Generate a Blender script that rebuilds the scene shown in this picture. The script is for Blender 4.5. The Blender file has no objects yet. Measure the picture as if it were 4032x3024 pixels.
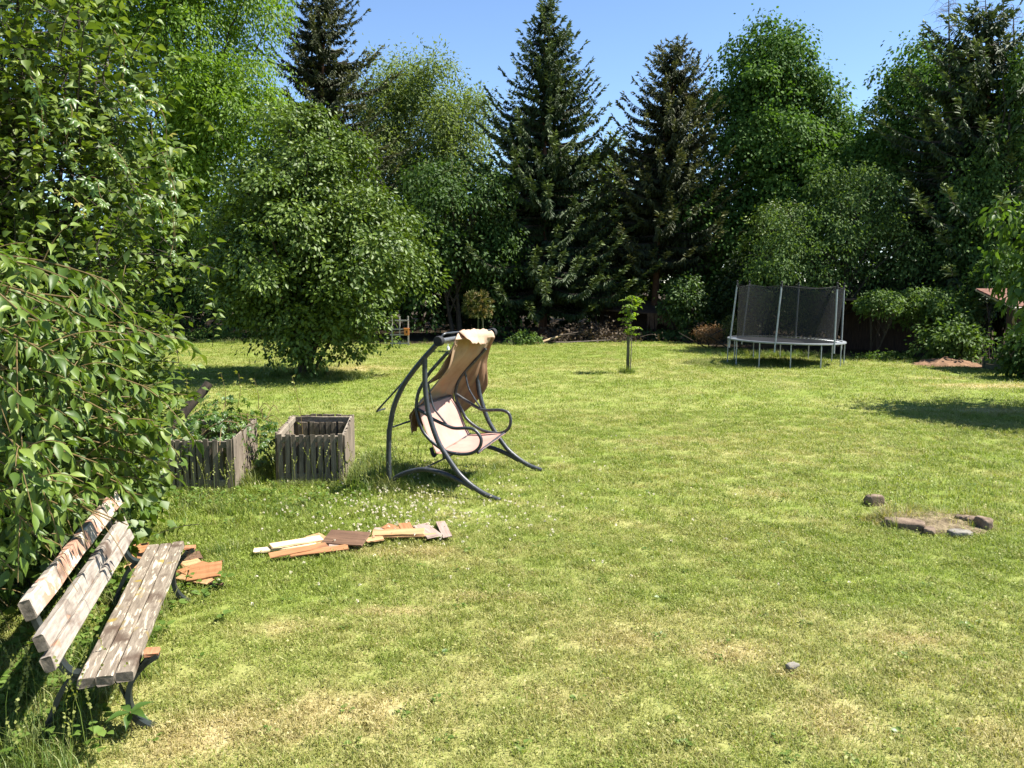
import bpy, math, random
import numpy as np
from mathutils import Matrix, Vector

# ------------------------------------------------------------------ camera, sky, sun, exposure
sc = bpy.context.scene
COL = sc.collection
F_PX, PITCH, CAM_H = 3260.0, math.radians(7.12), 2.7       # photograph is 4032 x 3024
cam_d = bpy.data.cameras.new('camera'); cam = bpy.data.objects.new('camera', cam_d); COL.objects.link(cam)
cam.location = (0, 0, CAM_H); cam.rotation_euler = (math.radians(90) - PITCH, 0, 0)
cam_d.sensor_fit = 'HORIZONTAL'; cam_d.angle = 2 * math.atan(2016 / F_PX)
cam_d.clip_start = 0.05; cam_d.clip_end = 1500
sc.camera = cam

SUN_EL, SUN_AZ = math.radians(55), math.radians(89)          # azimuth from +Y towards +X
TO_SUN = Vector((math.cos(SUN_EL) * math.sin(SUN_AZ), math.cos(SUN_EL) * math.cos(SUN_AZ), math.sin(SUN_EL)))
world = bpy.data.worlds.new('World'); sc.world = world; world.use_nodes = True
wn = world.node_tree.nodes; bg = wn['Background']
sky = wn.new('ShaderNodeTexSky'); sky.sky_type = 'NISHITA'; sky.sun_disc = False
sky.sun_elevation = SUN_EL; sky.sun_rotation = SUN_AZ
sky.air_density = 0.85; sky.dust_density = 0.0; sky.ozone_density = 4.0; sky.altitude = 600
world.node_tree.links.new(sky.outputs[0], bg.inputs[0]); bg.inputs[1].default_value = 0.085
sun_d = bpy.data.lights.new('sun', 'SUN'); sun_d.energy = 5.0; sun_d.angle = math.radians(0.53)
sun_d.color = (1.0, 0.955, 0.87)
sun = bpy.data.objects.new('sun', sun_d); COL.objects.link(sun)
sun.rotation_euler = TO_SUN.to_track_quat('Z', 'Y').to_euler(); sun.location = (20, 5, 30)
vs = sc.view_settings
vs.view_transform = 'Standard'; vs.look = 'None'; vs.gamma = 1.0; vs.use_curve_mapping = False; vs.exposure = 1.5
sc.cycles.max_bounces = 5; sc.cycles.diffuse_bounces = 3; sc.cycles.glossy_bounces = 2
sc.cycles.transmission_bounces = 4; sc.cycles.transparent_max_bounces = 12
sc.cycles.caustics_reflective = False; sc.cycles.caustics_refractive = False
sc.cycles.use_denoising = True

rng = np.random.default_rng(11)
random.seed(5)

# ------------------------------------------------------------------ pixel helpers (a pixel gives a direction only)
def ray(x, y):
    a = (x - 2016) / F_PX; b = -(y - 1512) / F_PX
    return np.array([a, math.cos(PITCH) + b * math.sin(PITCH), -math.sin(PITCH) + b * math.cos(PITCH)])
EYE = np.array([0, 0, CAM_H])
def at_z(x, y, z=0.0):
    d = ray(x, y); return EYE + d * ((z - CAM_H) / d[2])
def at_y(x, y, Y):
    d = ray(x, y); return EYE + d * (Y / d[1])
def on_plane(x, y, p, n):
    d = ray(x, y); t = np.dot(np.asarray(p) - EYE, n) / np.dot(d, n); return EYE + d * t

# ------------------------------------------------------------------ noise
def _hash(ix, iy, s):
    h = np.sin(ix * 127.1 + iy * 311.7 + s * 74.7) * 43758.5453
    return h - np.floor(h)
def vnoise(x, y, s=0):
    x = np.asarray(x, float); y = np.asarray(y, float)
    ix, iy = np.floor(x), np.floor(y); fx, fy = x - ix, y - iy
    fx = fx * fx * (3 - 2 * fx); fy = fy * fy * (3 - 2 * fy)
    a = _hash(ix, iy, s); b = _hash(ix + 1, iy, s); c = _hash(ix, iy + 1, s); d = _hash(ix + 1, iy + 1, s)
    return (a * (1 - fx) + b * fx) * (1 - fy) + (c * (1 - fx) + d * fx) * fy
def fbm(x, y, s=0, o=4):
    x = np.asarray(x, float); y = np.asarray(y, float)
    t = 0; a = .5; n = 0
    for k in range(o):
        t = t + a * vnoise(x * 2 ** k, y * 2 ** k, s + k * 3.1); n += a; a *= .5
    return t / n

# ------------------------------------------------------------------ materials
def new_mat(name):
    m = bpy.data.materials.new(name); m.use_nodes = True
    nt = m.node_tree; return m, nt, nt.nodes, nt.links, nt.nodes['Principled BSDF']
def ramp(nodes, stops, interp='LINEAR'):
    r = nodes.new('ShaderNodeValToRGB'); e = r.color_ramp.elements; r.color_ramp.interpolation = interp
    while len(e) < len(stops): e.new(0.5)
    for k, (p, c) in enumerate(stops):
        e[k].position = p; e[k].color = (*c, 1) if len(c) == 3 else c
    return r
def leaf_mat(name, stops, trans=.38, rough=.45, spec=.45, ycol=(1.2, 1.25, .40), inst=None, gain=1.0):
    stops = [(p_, tuple(min(.9, c_ * gain * k_) for c_, k_ in zip(c, (1.06, 1, .9)))) for p_, c in stops]
    m, nt, n, l, p = new_mat(name)
    at = n.new('ShaderNodeAttribute'); at.attribute_name = 'tint'
    r = ramp(n, stops); l.new(at.outputs['Fac'], r.inputs[0])
    col = r.outputs[0]
    if inst:
        ai = n.new('ShaderNodeAttribute'); ai.attribute_type = 'INSTANCER'; ai.attribute_name = 'dry'
        r2 = ramp(n, inst); l.new(at.outputs['Fac'], r2.inputs[0])
        mx = n.new('ShaderNodeMix'); mx.data_type = 'RGBA'
        l.new(ai.outputs['Fac'], mx.inputs[0]); l.new(col, mx.inputs[6]); l.new(r2.outputs[0], mx.inputs[7]); col = mx.outputs[2]
    l.new(col, p.inputs['Base Color']); p.inputs['Roughness'].default_value = rough
    p.inputs['Specular IOR Level'].default_value = spec
    mul = n.new('ShaderNodeMix'); mul.data_type = 'RGBA'; mul.blend_type = 'MULTIPLY'; mul.inputs[0].default_value = 1
    l.new(col, mul.inputs[6]); mul.inputs[7].default_value = (*ycol, 1)
    t = n.new('ShaderNodeBsdfTranslucent'); l.new(mul.outputs[2], t.inputs[0])
    ms = n.new('ShaderNodeMixShader'); ms.inputs[0].default_value = trans
    l.new(p.outputs[0], ms.inputs[1]); l.new(t.outputs[0], ms.inputs[2]); l.new(ms.outputs[0], n['Material Output'].inputs[0])
    return m
def noise_mat(name, stops, scale=(1, 1, 1), nscale=6, rough=.85, bump=.3, spec=.3, metal=0, detail=8, extra=None, bscale=None, bdist=.01):
    """stretched noise in object space -> ramp; extra = (stops, nscale, lo, hi, colour) patches of a second colour"""
    m, nt, n, l, p = new_mat(name)
    tc = n.new('ShaderNodeTexCoord'); mp = n.new('ShaderNodeMapping'); mp.inputs['Scale'].default_value = scale
    l.new(tc.outputs['Object'], mp.inputs[0])
    oi = n.new('ShaderNodeObjectInfo'); ad = n.new('ShaderNodeVectorMath'); ad.operation = 'ADD'
    sc_ = n.new('ShaderNodeVectorMath'); sc_.operation = 'SCALE'; sc_.inputs[0].default_value = (13, 29, 17)
    l.new(oi.outputs['Random'], sc_.inputs['Scale']); l.new(mp.outputs[0], ad.inputs[0]); l.new(sc_.outputs[0], ad.inputs[1])
    tx = n.new('ShaderNodeTexNoise'); tx.inputs['Scale'].default_value = nscale; tx.inputs['Detail'].default_value = detail
    tx.inputs['Roughness'].default_value = .65
    l.new(ad.outputs[0], tx.inputs['Vector'])
    r = ramp(n, stops); l.new(tx.outputs[0], r.inputs[0]); col = r.outputs[0]
    for (ns2, lo, hi, c2, iso) in (extra or []):
        t2 = n.new('ShaderNodeTexNoise'); t2.inputs['Scale'].default_value = ns2; t2.inputs['Detail'].default_value = 6
        if iso:
            a2 = n.new('ShaderNodeVectorMath'); a2.operation = 'ADD'
            l.new(tc.outputs['Object'], a2.inputs[0]); l.new(sc_.outputs[0], a2.inputs[1]); l.new(a2.outputs[0], t2.inputs['Vector'])
        else: l.new(ad.outputs[0], t2.inputs['Vector'])
        mr = n.new('ShaderNodeMapRange'); mr.inputs[1].default_value = lo; mr.inputs[2].default_value = hi
        l.new(t2.outputs[0], mr.inputs[0])
        mx = n.new('ShaderNodeMix'); mx.data_type = 'RGBA'; l.new(mr.outputs[0], mx.inputs[0]); l.new(col, mx.inputs[6])
        mx.inputs[7].default_value = (*c2, 1); col = mx.outputs[2]
    l.new(col, p.inputs['Base Color']); p.inputs['Roughness'].default_value = rough
    p.inputs['Specular IOR Level'].default_value = spec; p.inputs['Metallic'].default_value = metal
    if bump:
        b = n.new('ShaderNodeBump'); b.inputs['Strength'].default_value = bump; b.inputs['Distance'].default_value = bdist
        l.new(tx.outputs[0], b.inputs['Height']); l.new(b.outputs[0], p.inputs['Normal'])
    return m

# green leaf ramps are (position, colour)
M = {}
M['lilac'] = leaf_mat('lilac_leaf', [(0, (.034, .062, .012)), (.55, (.078, .124, .022)), (1, (.16, .21, .05))], .34, .50, .34, gain=1.3)
M['cherry'] = leaf_mat('cherry_leaf', [(0, (.032, .066, .011)), (.6, (.076, .132, .02)), (1, (.15, .21, .045))], .30, .46, .38, gain=1.15)
M['creeper'] = leaf_mat('creeper_leaf', [(0, (.030, .072, .016)), (.6, (.068, .132, .026)), (.93, (.13, .20, .04)), (1, (.26, .25, .06))], .36, .4, .5, gain=1.1)
M['locust'] = leaf_mat('locust_leaf', [(0, (.062, .125, .012)), (1, (.145, .235, .028))], .48, .5, .3, gain=1.25)
M['plum'] = leaf_mat('plum_leaf', [(0, (.034, .062, .010)), (.7, (.080, .130, .020)), (1, (.17, .225, .045))], .24, .5, .3, gain=1.25)
M['willow'] = leaf_mat('willow_leaf', [(0, (.055, .085, .026)), (1, (.125, .165, .062))], .42, .6, .2, gain=1.6)
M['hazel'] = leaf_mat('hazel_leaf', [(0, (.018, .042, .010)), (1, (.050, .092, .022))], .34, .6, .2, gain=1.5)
M['maple'] = leaf_mat('maple_leaf', [(0, (.022, .052, .012)), (.8, (.052, .098, .022)), (1, (.085, .14, .03))], .36, .65, .15, gain=1.9)
M['pear'] = leaf_mat('pear_leaf', [(0, (.028, .056, .016)), (.7, (.064, .104, .032)), (1, (.12, .16, .06))], .34, .65, .15, gain=1.6)
M['ivy'] = leaf_mat('ivy_leaf', [(0, (.020, .046, .012)), (1, (.062, .104, .028))], .34, .65, .15, gain=1.8)
M['walnut'] = leaf_mat('walnut_leaf', [(0, (.036, .078, .014)), (1, (.088, .15, .03))], .42, .5, .3, gain=1.3)
M['mound'] = leaf_mat('mound_leaf', [(0, (.035, .075, .018)), (1, (.105, .165, .045))], .38, .6, .2, gain=1.3)
M['laurel'] = leaf_mat('laurel_leaf', [(0, (.022, .052, .014)), (1, (.075, .12, .035))], .30, .55, .3, gain=1.5)
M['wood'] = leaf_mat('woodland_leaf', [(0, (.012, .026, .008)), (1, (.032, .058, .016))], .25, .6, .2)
M['spruce'] = leaf_mat('spruce_needles', [(0, (.012, .022, .009)), (.7, (.030, .048, .018)), (1, (.080, .108, .034))], .16, .6, .25, (1.1, 1.1, .6), gain=1.9)
M['spruce_b'] = leaf_mat('spruce_needles_brownish', [(0, (.014, .019, .009)), (.7, (.034, .043, .018)), (1, (.090, .096, .038))], .16, .6, .25, (1.1, 1.1, .6), gain=1.85)
M['pine'] = leaf_mat('pine_needles', [(0, (.055, .075, .02)), (.6, (.11, .135, .035)), (1, (.26, .19, .09))], .2, .5, .3)
M['sapling'] = leaf_mat('sapling_leaf', [(0, (.09, .17, .018)), (1, (.20, .29, .04))], .5, .45, .4)
M['dryleaf'] = leaf_mat('dry_leaf', [(0, (.13, .075, .04)), (1, (.30, .21, .11))], .25, .7, .2, (1.1, .9, .6))
M['brushleaf'] = leaf_mat('withered_leaf', [(0, (.045, .035, .025)), (1, (.12, .095, .07))], .15, .7, .2, (1.1, .9, .6))
M['weed'] = leaf_mat('weed_leaf', [(0, (.075, .14, .022)), (1, (.16, .25, .06))], .4, .42, .45)
M['grass'] = leaf_mat('grass_blades', [(0, (.120, .180, .024)), (.5, (.190, .258, .042)), (1, (.28, .335, .08))], .34, .55, .3, (1.1, 1.2, .5),
                      inst=[(0, (.26, .21, .072)), (.5, (.42, .345, .15)), (1, (.56, .475, .25))])
M['tallgrass'] = leaf_mat('tall_grass_blades', [(0, (.05, .105, .014)), (.7, (.11, .185, .03)), (1, (.24, .27, .09))], .38, .5, .35,
                          inst=[(0, (.26, .21, .09)), (1, (.50, .42, .22))])
M['petal'] = leaf_mat('clover_petals', [(0, (.62, .58, .48)), (1, (.80, .79, .72))], .2, .7, .2, (1, 1, .9))
M['yellow'] = leaf_mat('buttercup_petals', [(0, (.75, .55, .03)), (1, (.85, .65, .05))], .2, .6, .2, (1, 1, .4))

M['bark'] = noise_mat('bark', [(.3, (.018, .014, .011)), (.7, (.075, .058, .042))], (1, 1, .25), 14, .95, .8)
M['bark_red'] = noise_mat('spruce_bark', [(.3, (.05, .026, .016)), (.7, (.17, .085, .05))], (1, 1, .4), 16, .95, .8)
M['twig'] = noise_mat('young_twig', [(.3, (.11, .075, .03)), (.7, (.20, .14, .055))], (1, 1, 1), 10, .7, .1)
M['deadtwig'] = noise_mat('dead_twig', [(.3, (.10, .08, .07)), (.7, (.24, .20, .17))], (1, 1, 1), 10, .9, .1)
M['brush'] = noise_mat('brushwood', [(.3, (.028, .021, .016)), (.7, (.10, .078, .058))], (1, 1, 1), 10, .9, .2)
M['paleLog'] = noise_mat('peeled_log', [(.3, (.28, .19, .10)), (.7, (.50, .38, .22))], (1, 1, 1), 8, .8, .2)
M['seat_wood'] = noise_mat('weathered_seat_plank', [(.25, (.095, .074, .055)), (.5, (.185, .150, .112)), (.75, (.29, .245, .19))], (1.1, 8, 8), 5, .9, .8,
    extra=[(6, .56, .62, (.44, .38, .29), False), (3.5, .52, .66, (.085, .058, .040), True), (6, .60, .70, (.24, .175, .035), True)], bdist=.008)
M['back_wood'] = noise_mat('flaking_painted_plank', [(.25, (.18, .145, .115)), (.5, (.31, .265, .22)), (.75, (.42, .37, .31))], (1.1, 8, 8), 5, .85, .7,
    extra=[(4.0, .48, .54, (.36, .205, .14), True), (10, .52, .57, (.46, .40, .32), True), (3.0, .60, .68, (.10, .07, .05), True)], bdist=.006)
M['back_wood2'] = noise_mat('bare_grey_plank', [(.25, (.15, .12, .10)), (.5, (.28, .24, .20)), (.75, (.41, .365, .31))], (1.1, 8, 8), 5, .9, .8,
    extra=[(3.0, .54, .64, (.10, .07, .052), True), (6, .62, .68, (.34, .19, .125), True)], bdist=.008)
M['endgrain'] = noise_mat('plank_end_grain', [(.3, (.05, .04, .032)), (.7, (.20, .165, .13))], (1, 1, 1), 22, .95, .6)
M['iron'] = noise_mat('cast_iron_green_paint', [(.3, (.006, .008, .0075)), (.6, (.014, .020, .018)), (.75, (.036, .052, .046))], (1, 1, 1), 7, .55, .3,
    extra=[(9, .62, .72, (.16, .07, .035), True)], spec=.5)
M['rustwood'] = noise_mat('reddish_wood_stub', [(.3, (.26, .10, .05)), (.7, (.42, .20, .10))], (1, 8, 8), 6, .8, .3)
M['slat'] = noise_mat('grey_weathered_slat', [(.25, (.11, .088, .064)), (.5, (.24, .20, .15)), (.75, (.38, .33, .255))], (8, 8, .5), 5, .9, .6,
    extra=[(2.5, .56, .70, (.085, .070, .056), True)], bdist=.005)
M['plank_a'] = noise_mat('orange_brown_board', [(.3, (.20, .085, .034)), (.55, (.31, .145, .062)), (.75, (.40, .21, .10))], (.6, 8, 8), 5, .75, .35,
    extra=[(3, .60, .74, (.15, .075, .04), True)])
M['plank_b'] = noise_mat('fresh_pale_board', [(.3, (.58, .40, .20)), (.55, (.72, .56, .33)), (.75, (.80, .68, .46))], (.6, 8, 8), 5, .7, .2)
M['plank_c'] = noise_mat('dark_brown_board', [(.3, (.07, .038, .024)), (.55, (.135, .075, .044)), (.75, (.21, .125, .078))], (.6, 8, 8), 5, .8, .4)
M['plank_d'] = noise_mat('grey_pink_board', [(.3, (.22, .15, .12)), (.55, (.32, .235, .195)), (.75, (.41, .32, .27))], (.6, 8, 8), 5, .8, .3)
M['plank_e'] = noise_mat('light_brown_board', [(.3, (.30, .155, .066)), (.55, (.42, .245, .12)), (.75, (.50, .32, .17))], (.6, 8, 8), 5, .75, .3)
M['metal'] = noise_mat('anthracite_tube', [(.3, (.022, .025, .029)), (.7, (.050, .055, .062))], (1, 1, 1), 20, .42, .05, spec=.5,
    extra=[(30, .64, .72, (.20, .20, .20), True)])
M['galv'] = noise_mat('galvanised_tube', [(.3, (.22, .24, .26)), (.7, (.36, .385, .41))], (1, 1, 1), 12, .42, .05, spec=.5, metal=.35)
M['rubber'] = noise_mat('black_foam', [(.3, (.012, .012, .013)), (.7, (.03, .03, .032))], (1, 1, 1), 12, .8, .1)
M['mat'] = noise_mat('jumping_mat', [(.3, (.020, .021, .025)), (.7, (.040, .041, .048))], (1, 1, 1), 40, .5, .1)
M['stone'] = noise_mat('field_stone', [(.3, (.085, .060, .042)), (.5, (.17, .122, .085)), (.75, (.28, .215, .15))], (1, 1, 1), 9, .95, .9, bdist=.02)
M['stone2'] = noise_mat('grey_stone', [(.3, (.12, .105, .085)), (.7, (.27, .25, .21))], (1, 1, 1), 9, .95, .9, bdist=.02)
M['soil'] = noise_mat('bare_soil', [(.3, (.10, .058, .034)), (.55, (.20, .115, .065)), (.75, (.31, .19, .11))], (1, 1, 1), 5, 1, 1.0, bdist=.03)
M['tile'] = noise_mat('red_roof_tile', [(.3, (.10, .045, .030)), (.7, (.21, .10, .066))], (1, 1, 1), 6, .85, .3)
M['gutter'] = noise_mat('beige_gutter', [(.3, (.20, .17, .125)), (.7, (.30, .265, .21))], (1, 1, 1), 5, .5, .05)
M['render'] = noise_mat('grey_render', [(.3, (.24, .22, .19)), (.7, (.36, .33, .29))], (1, 1, 1), 4, .95, .3)
M['darkwood'] = noise_mat('shade_dark_wall', [(.3, (.030, .020, .015)), (.7, (.085, .055, .040))], (6, 6, .5), 5, .9, .5)
M['shedroof'] = noise_mat('mossy_felt', [(.3, (.045, .028, .020)), (.55, (.10, .065, .045)), (.75, (.14, .12, .05))], (1, 1, 1), 3, .95, .5)
M['reed'] = noise_mat('reed_strip', [(.3, (.055, .030, .020)), (.7, (.20, .125, .080))], (1, 1, 1), 4, .95, .3)
M['greywood'] = noise_mat('grey_lath', [(.3, (.22, .20, .17)), (.7, (.40, .37, .32))], (4, 4, .6), 5, .9, .4)
M['orange'] = noise_mat('orange_paint', [(.3, (.46, .15, .035)), (.7, (.62, .24, .06))], (1, 1, 1), 5, .7, .2)
M['black'] = noise_mat('hole_shade', [(.3, (.006, .006, .006)), (.7, (.012, .012, .012))], (1, 1, 1), 5, .9, 0)
M['stake'] = noise_mat('mossy_and_shaded_wood', [(.3, (.035, .040, .022)), (.6, (.095, .10, .055)), (.8, (.18, .165, .10))], (5, 5, .4), 5, .95, .6)
M['white'] = noise_mat('white_plastic', [(.3, (.62, .64, .66)), (.7, (.75, .77, .78))], (1, 1, 1), 5, .5, 0)
M['blueplastic'] = noise_mat('dark_blue_plastic', [(.3, (.012, .030, .06)), (.7, (.025, .055, .10))], (1, 1, 1), 5, .5, 0)

def cloth_mat(name, stops, extra, nscale=3, trans=.22):
    m = noise_mat(name, stops, (1, 1, 1), nscale, .9, .25, .15, extra=extra)
    nt = m.node_tree; n = nt.nodes; l = nt.links; p = n['Principled BSDF']
    t = n.new('ShaderNodeBsdfTranslucent')
    src = p.inputs['Base Color'].links[0].from_socket
    l.new(src, t.inputs[0]); ms = n.new('ShaderNodeMixShader'); ms.inputs[0].default_value = trans
    l.new(p.outputs[0], ms.inputs[1]); l.new(t.outputs[0], ms.inputs[2]); l.new(ms.outputs[0], n['Material Output'].inputs[0])
    return m
M['canvas'] = cloth_mat('faded_tan_canvas', [(.3, (.34, .215, .13)), (.55, (.43, .29, .185)), (.75, (.49, .35, .24))], [(2.2, .56, .72, (.46, .22, .11), True)])
M['canvas_back'] = cloth_mat('brown_shaded_canvas', [(.3, (.24, .135, .078)), (.6, (.33, .20, .12)), (.8, (.40, .25, .16))], [(2.5, .6, .72, (.42, .16, .07), True)])  # darker copy of the tan canvas, side panel's shade put into the colour
M['canvas_pale'] = cloth_mat('bleached_peach_canvas', [(.3, (.46, .30, .20)), (.6, (.56, .40, .29)), (.8, (.62, .47, .36))], [(3, .60, .72, (.66, .34, .20), True)])
M['seat_pink'] = cloth_mat('bleached_pink_canvas', [(.3, (.40, .235, .195)), (.6, (.47, .30, .25)), (.8, (.52, .36, .30))], [(2.6, .56, .75, (.42, .16, .12), True)], trans=.12)

def net_mat():
    m, nt, n, l, p = new_mat('black_safety_net')
    p.inputs['Base Color'].default_value = (.005, .005, .006, 1); p.inputs['Roughness'].default_value = .7
    t = n.new('ShaderNodeBsdfTransparent'); ms = n.new('ShaderNodeMixShader')
    tc = n.new('ShaderNodeTexCoord'); tx = n.new('ShaderNodeTexNoise'); tx.inputs['Scale'].default_value = 3
    mr = n.new('ShaderNodeMapRange'); mr.inputs[3].default_value = .40; mr.inputs[4].default_value = .58
    l.new(tc.outputs['Object'], tx.inputs[0]); l.new(tx.outputs[0], mr.inputs[0]); l.new(mr.outputs[0], ms.inputs[0])
    l.new(t.outputs[0], ms.inputs[1]); l.new(p.outputs[0], ms.inputs[2]); l.new(ms.outputs[0], n['Material Output'].inputs[0])
    return m
M['net'] = net_mat()

# ------------------------------------------------------------------ mesh helpers
def mesh_np(name, V, T, tint=None, smooth=False):
    """V (n,3), T (m,k) uniform faces"""
    V = np.asarray(V, np.float32); T = np.asarray(T, np.int32)
    me = bpy.data.meshes.new(name); k = T.shape[1]
    me.vertices.add(len(V)); me.vertices.foreach_set('co', V.ravel())
    me.loops.add(T.size); me.loops.foreach_set('vertex_index', T.ravel())
    me.polygons.add(len(T)); me.polygons.foreach_set('loop_start', np.arange(0, T.size, k, dtype=np.int32))
    try: me.polygons.foreach_set('loop_total', np.full(len(T), k, np.int32))
    except Exception: pass
    if smooth: me.polygons.foreach_set('use_smooth', np.ones(len(T), bool))
    if tint is not None:
        a = me.attributes.new('tint', 'FLOAT', 'POINT'); a.data.foreach_set('value', np.asarray(tint, np.float32))
    me.update(calc_edges=True)
    return me
def link(name, me, mat=None, parent=None, matrix=None):
    o = bpy.data.objects.new(name, me); COL.objects.link(o)
    if mat is not None and me is not None and len(me.materials) == 0: me.materials.append(mat)
    if parent is not None: o.parent = parent
    if matrix is not None: o.matrix_basis = matrix
    return o
ORG = {}
def thing(name, label, cat, loc, group=None):
    o = bpy.data.objects.new(name, None); COL.objects.link(o); o.location = loc
    o.empty_display_size = .2
    o['label'] = label; o['category'] = cat
    if group: o['group'] = group
    ORG[o] = np.array(loc, float)
    return o
def tag(o, label, cat, group=None):
    o['label'] = label; o['category'] = cat
    if group: o['group'] = group
    return o
class MB:
    def __init__(s): s.v = []; s.f = []; s.n = 0
    def add(s, V, Fs):
        V = np.asarray(V, float); s.v.append(V); b = s.n
        s.f.extend([tuple(int(i) + b for i in f) for f in Fs]); s.n += len(V); return s
    def tube(s, pts, rad, sides=8, caps=True):
        P = np.asarray(pts, float); n = len(P)
        R = np.full(n, rad) if np.isscalar(rad) else np.asarray(rad, float)
        Tn = np.gradient(P, axis=0); Tn /= np.linalg.norm(Tn, axis=1)[:, None] + 1e-9
        ref = np.array([0, 0, 1.]) if abs(Tn[0][2]) < .9 else np.array([1., 0, 0])
        A = np.cross(Tn[0], ref); A /= np.linalg.norm(A); ring = []
        an = np.linspace(0, 2 * np.pi, sides, endpoint=False)
        for k in range(n):
            A = A - Tn[k] * np.dot(A, Tn[k]); A /= np.linalg.norm(A) + 1e-9; B = np.cross(Tn[k], A)
            ring.append(P[k] + R[k] * (np.cos(an)[:, None] * A + np.sin(an)[:, None] * B))
        V = np.concatenate(ring); Fs = []
        for k in range(n - 1):
            for j in range(sides):
                j2 = (j + 1) % sides
                Fs.append((k * sides + j, k * sides + j2, (k + 1) * sides + j2, (k + 1) * sides + j))
        if caps: Fs.append(tuple(range(sides))[::-1]); Fs.append(tuple((n - 1) * sides + j for j in range(sides)))
        return s.add(V, Fs)
    def box(s, c, size, M3=None):
        d = np.array(size) / 2.; V = np.array([[x, y, z] for x in (-1, 1) for y in (-1, 1) for z in (-1, 1)]) * d
        if M3 is not None: V = V @ np.asarray(M3).T
        return s.add(V + np.asarray(c), [(0, 1, 3, 2), (4, 6, 7, 5), (0, 4, 5, 1), (2, 3, 7, 6), (0, 2, 6, 4), (1, 5, 7, 3)])
    def build(s, name, mat, parent=None, smooth=True, org=None):
        V = np.concatenate(s.v)
        if parent is not None:
            p = parent
            while p not in ORG: p = p.parent
            V = V - ORG[p]
        elif org is not None: V = V - np.asarray(org)
        me = bpy.data.meshes.new(name); me.from_pydata(V.tolist(), [], s.f); me.update()
        if smooth:
            me.polygons.foreach_set('use_smooth', np.ones(len(me.polygons), bool))
            try: me.set_sharp_from_angle(angle=math.radians(40))
            except Exception: pass
        o = link(name, me, mat, parent)
        if parent is None and org is not None: o.location = org
        return o
def spline(pts, per=6):
    P = np.asarray(pts, float)
    if len(P) < 3: return P
    Q = np.vstack([2 * P[0] - P[1], P, 2 * P[-1] - P[-2]]); out = []
    for k in range(1, len(Q) - 2):
        p0, p1, p2, p3 = Q[k - 1], Q[k], Q[k + 1], Q[k + 2]
        for t in np.linspace(0, 1, per, endpoint=False):
            out.append(.5 * ((2 * p1) + (-p0 + p2) * t + (2 * p0 - 5 * p1 + 4 * p2 - p3) * t * t + (-p0 + 3 * p1 - 3 * p2 + p3) * t ** 3))
    out.append(P[-1]); return np.array(out)
def unit(v): v = np.asarray(v, float); return v / (np.linalg.norm(v, axis=-1, keepdims=True) + 1e-9)

# ---- leaves
DIA = (np.array([[0, 0, 0], [.5, .45, .10], [0, 1, -.06], [-.5, .45, .10]]), np.array([[0, 1, 2], [0, 2, 3]]))
def leaf_shape(widths, fold=.16, curl=.18):
    """rows of half-widths along the blade, folded along the midrib"""
    n = len(widths); V = [[0, 0, 0]]; Fc = []
    ts = np.linspace(0, 1, n + 2)[1:-1]
    for t, w in zip(ts, widths):
        V += [[-w, t, w * fold * 2 - curl * t * t], [0, t, -curl * t * t], [w, t, w * fold * 2 - curl * t * t]]
    V.append([0, 1, -curl * 1.1]); tip = len(V) - 1
    Fc += [[0, 2, 1], [0, 3, 2]]
    for k in range(n - 1):
        a = 1 + 3 * k; b = a + 3
        Fc += [[a, a + 1, b + 1], [a, b + 1, b], [a + 1, a + 2, b + 2], [a + 1, b + 2, b + 1]]
    a = 1 + 3 * (n - 1); Fc += [[a, a + 1, tip], [a + 1, a + 2, tip]]
    return np.array(V, float), np.array(Fc)
HEART = leaf_shape([.36, .36, .17], .22, .24)
LANCE = leaf_shape([.11, .19, .20, .14, .055], .24, .30)
ROUND = leaf_shape([.3, .38, .24], .15, .15)
def palmate():
    V0, F0 = leaf_shape([.14, .2, .11], .2, .25); Vs = []; Fs = []; n = 0
    for a, s in ((-1.9, .62), (-.95, .88), (0, 1), (.95, .88), (1.9, .62)):
        c, sn = math.cos(a), math.sin(a); R = np.array([[c, sn, 0], [-sn, c, 0], [0, 0, 1]])
        Vs.append((V0 * s) @ R.T * .62); Fs.append(F0 + n); n += len(V0)
    return np.concatenate(Vs) + np.array([0, .35, 0]), np.concatenate(Fs)
PALM = palmate()
def leaves_arr(tpl, P, D, N, S, tint):
    V0, F0 = tpl; P = np.asarray(P); n = len(P)
    Y = unit(D); Z = N - Y * np.sum(N * Y, 1, keepdims=True); Z = unit(Z); X = np.cross(Y, Z)
    S = np.broadcast_to(np.asarray(S, float), (n,))[:, None, None]
    V = P[:, None, :] + S * (V0[None, :, 0:1] * X[:, None, :] + V0[None, :, 1:2] * Y[:, None, :] + V0[None, :, 2:3] * Z[:, None, :])
    T = F0[None] + (np.arange(n) * len(V0))[:, None, None]
    return V.reshape(-1, 3), T.reshape(-1, F0.shape[1]), np.repeat(np.clip(tint, 0, 1), len(V0))
def leaves_obj(name, tpl, P, D, N, S, tint, mat, parent, smooth=False, stuff=False):
    p = parent
    while p is not None and p not in ORG: p = p.parent
    o0 = ORG[p] if p is not None else np.zeros(3)
    V, T, t = leaves_arr(tpl, np.asarray(P) - o0, D, N, S, tint)
    o = link(name, mesh_np(name, V, T, t, smooth), mat, parent)
    if stuff: o['kind'] = 'stuff'
    return o
def rdir(n, r): return unit(r.normal(size=(n, 3)))
UP = np.array([0, 0, 1.])

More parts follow.
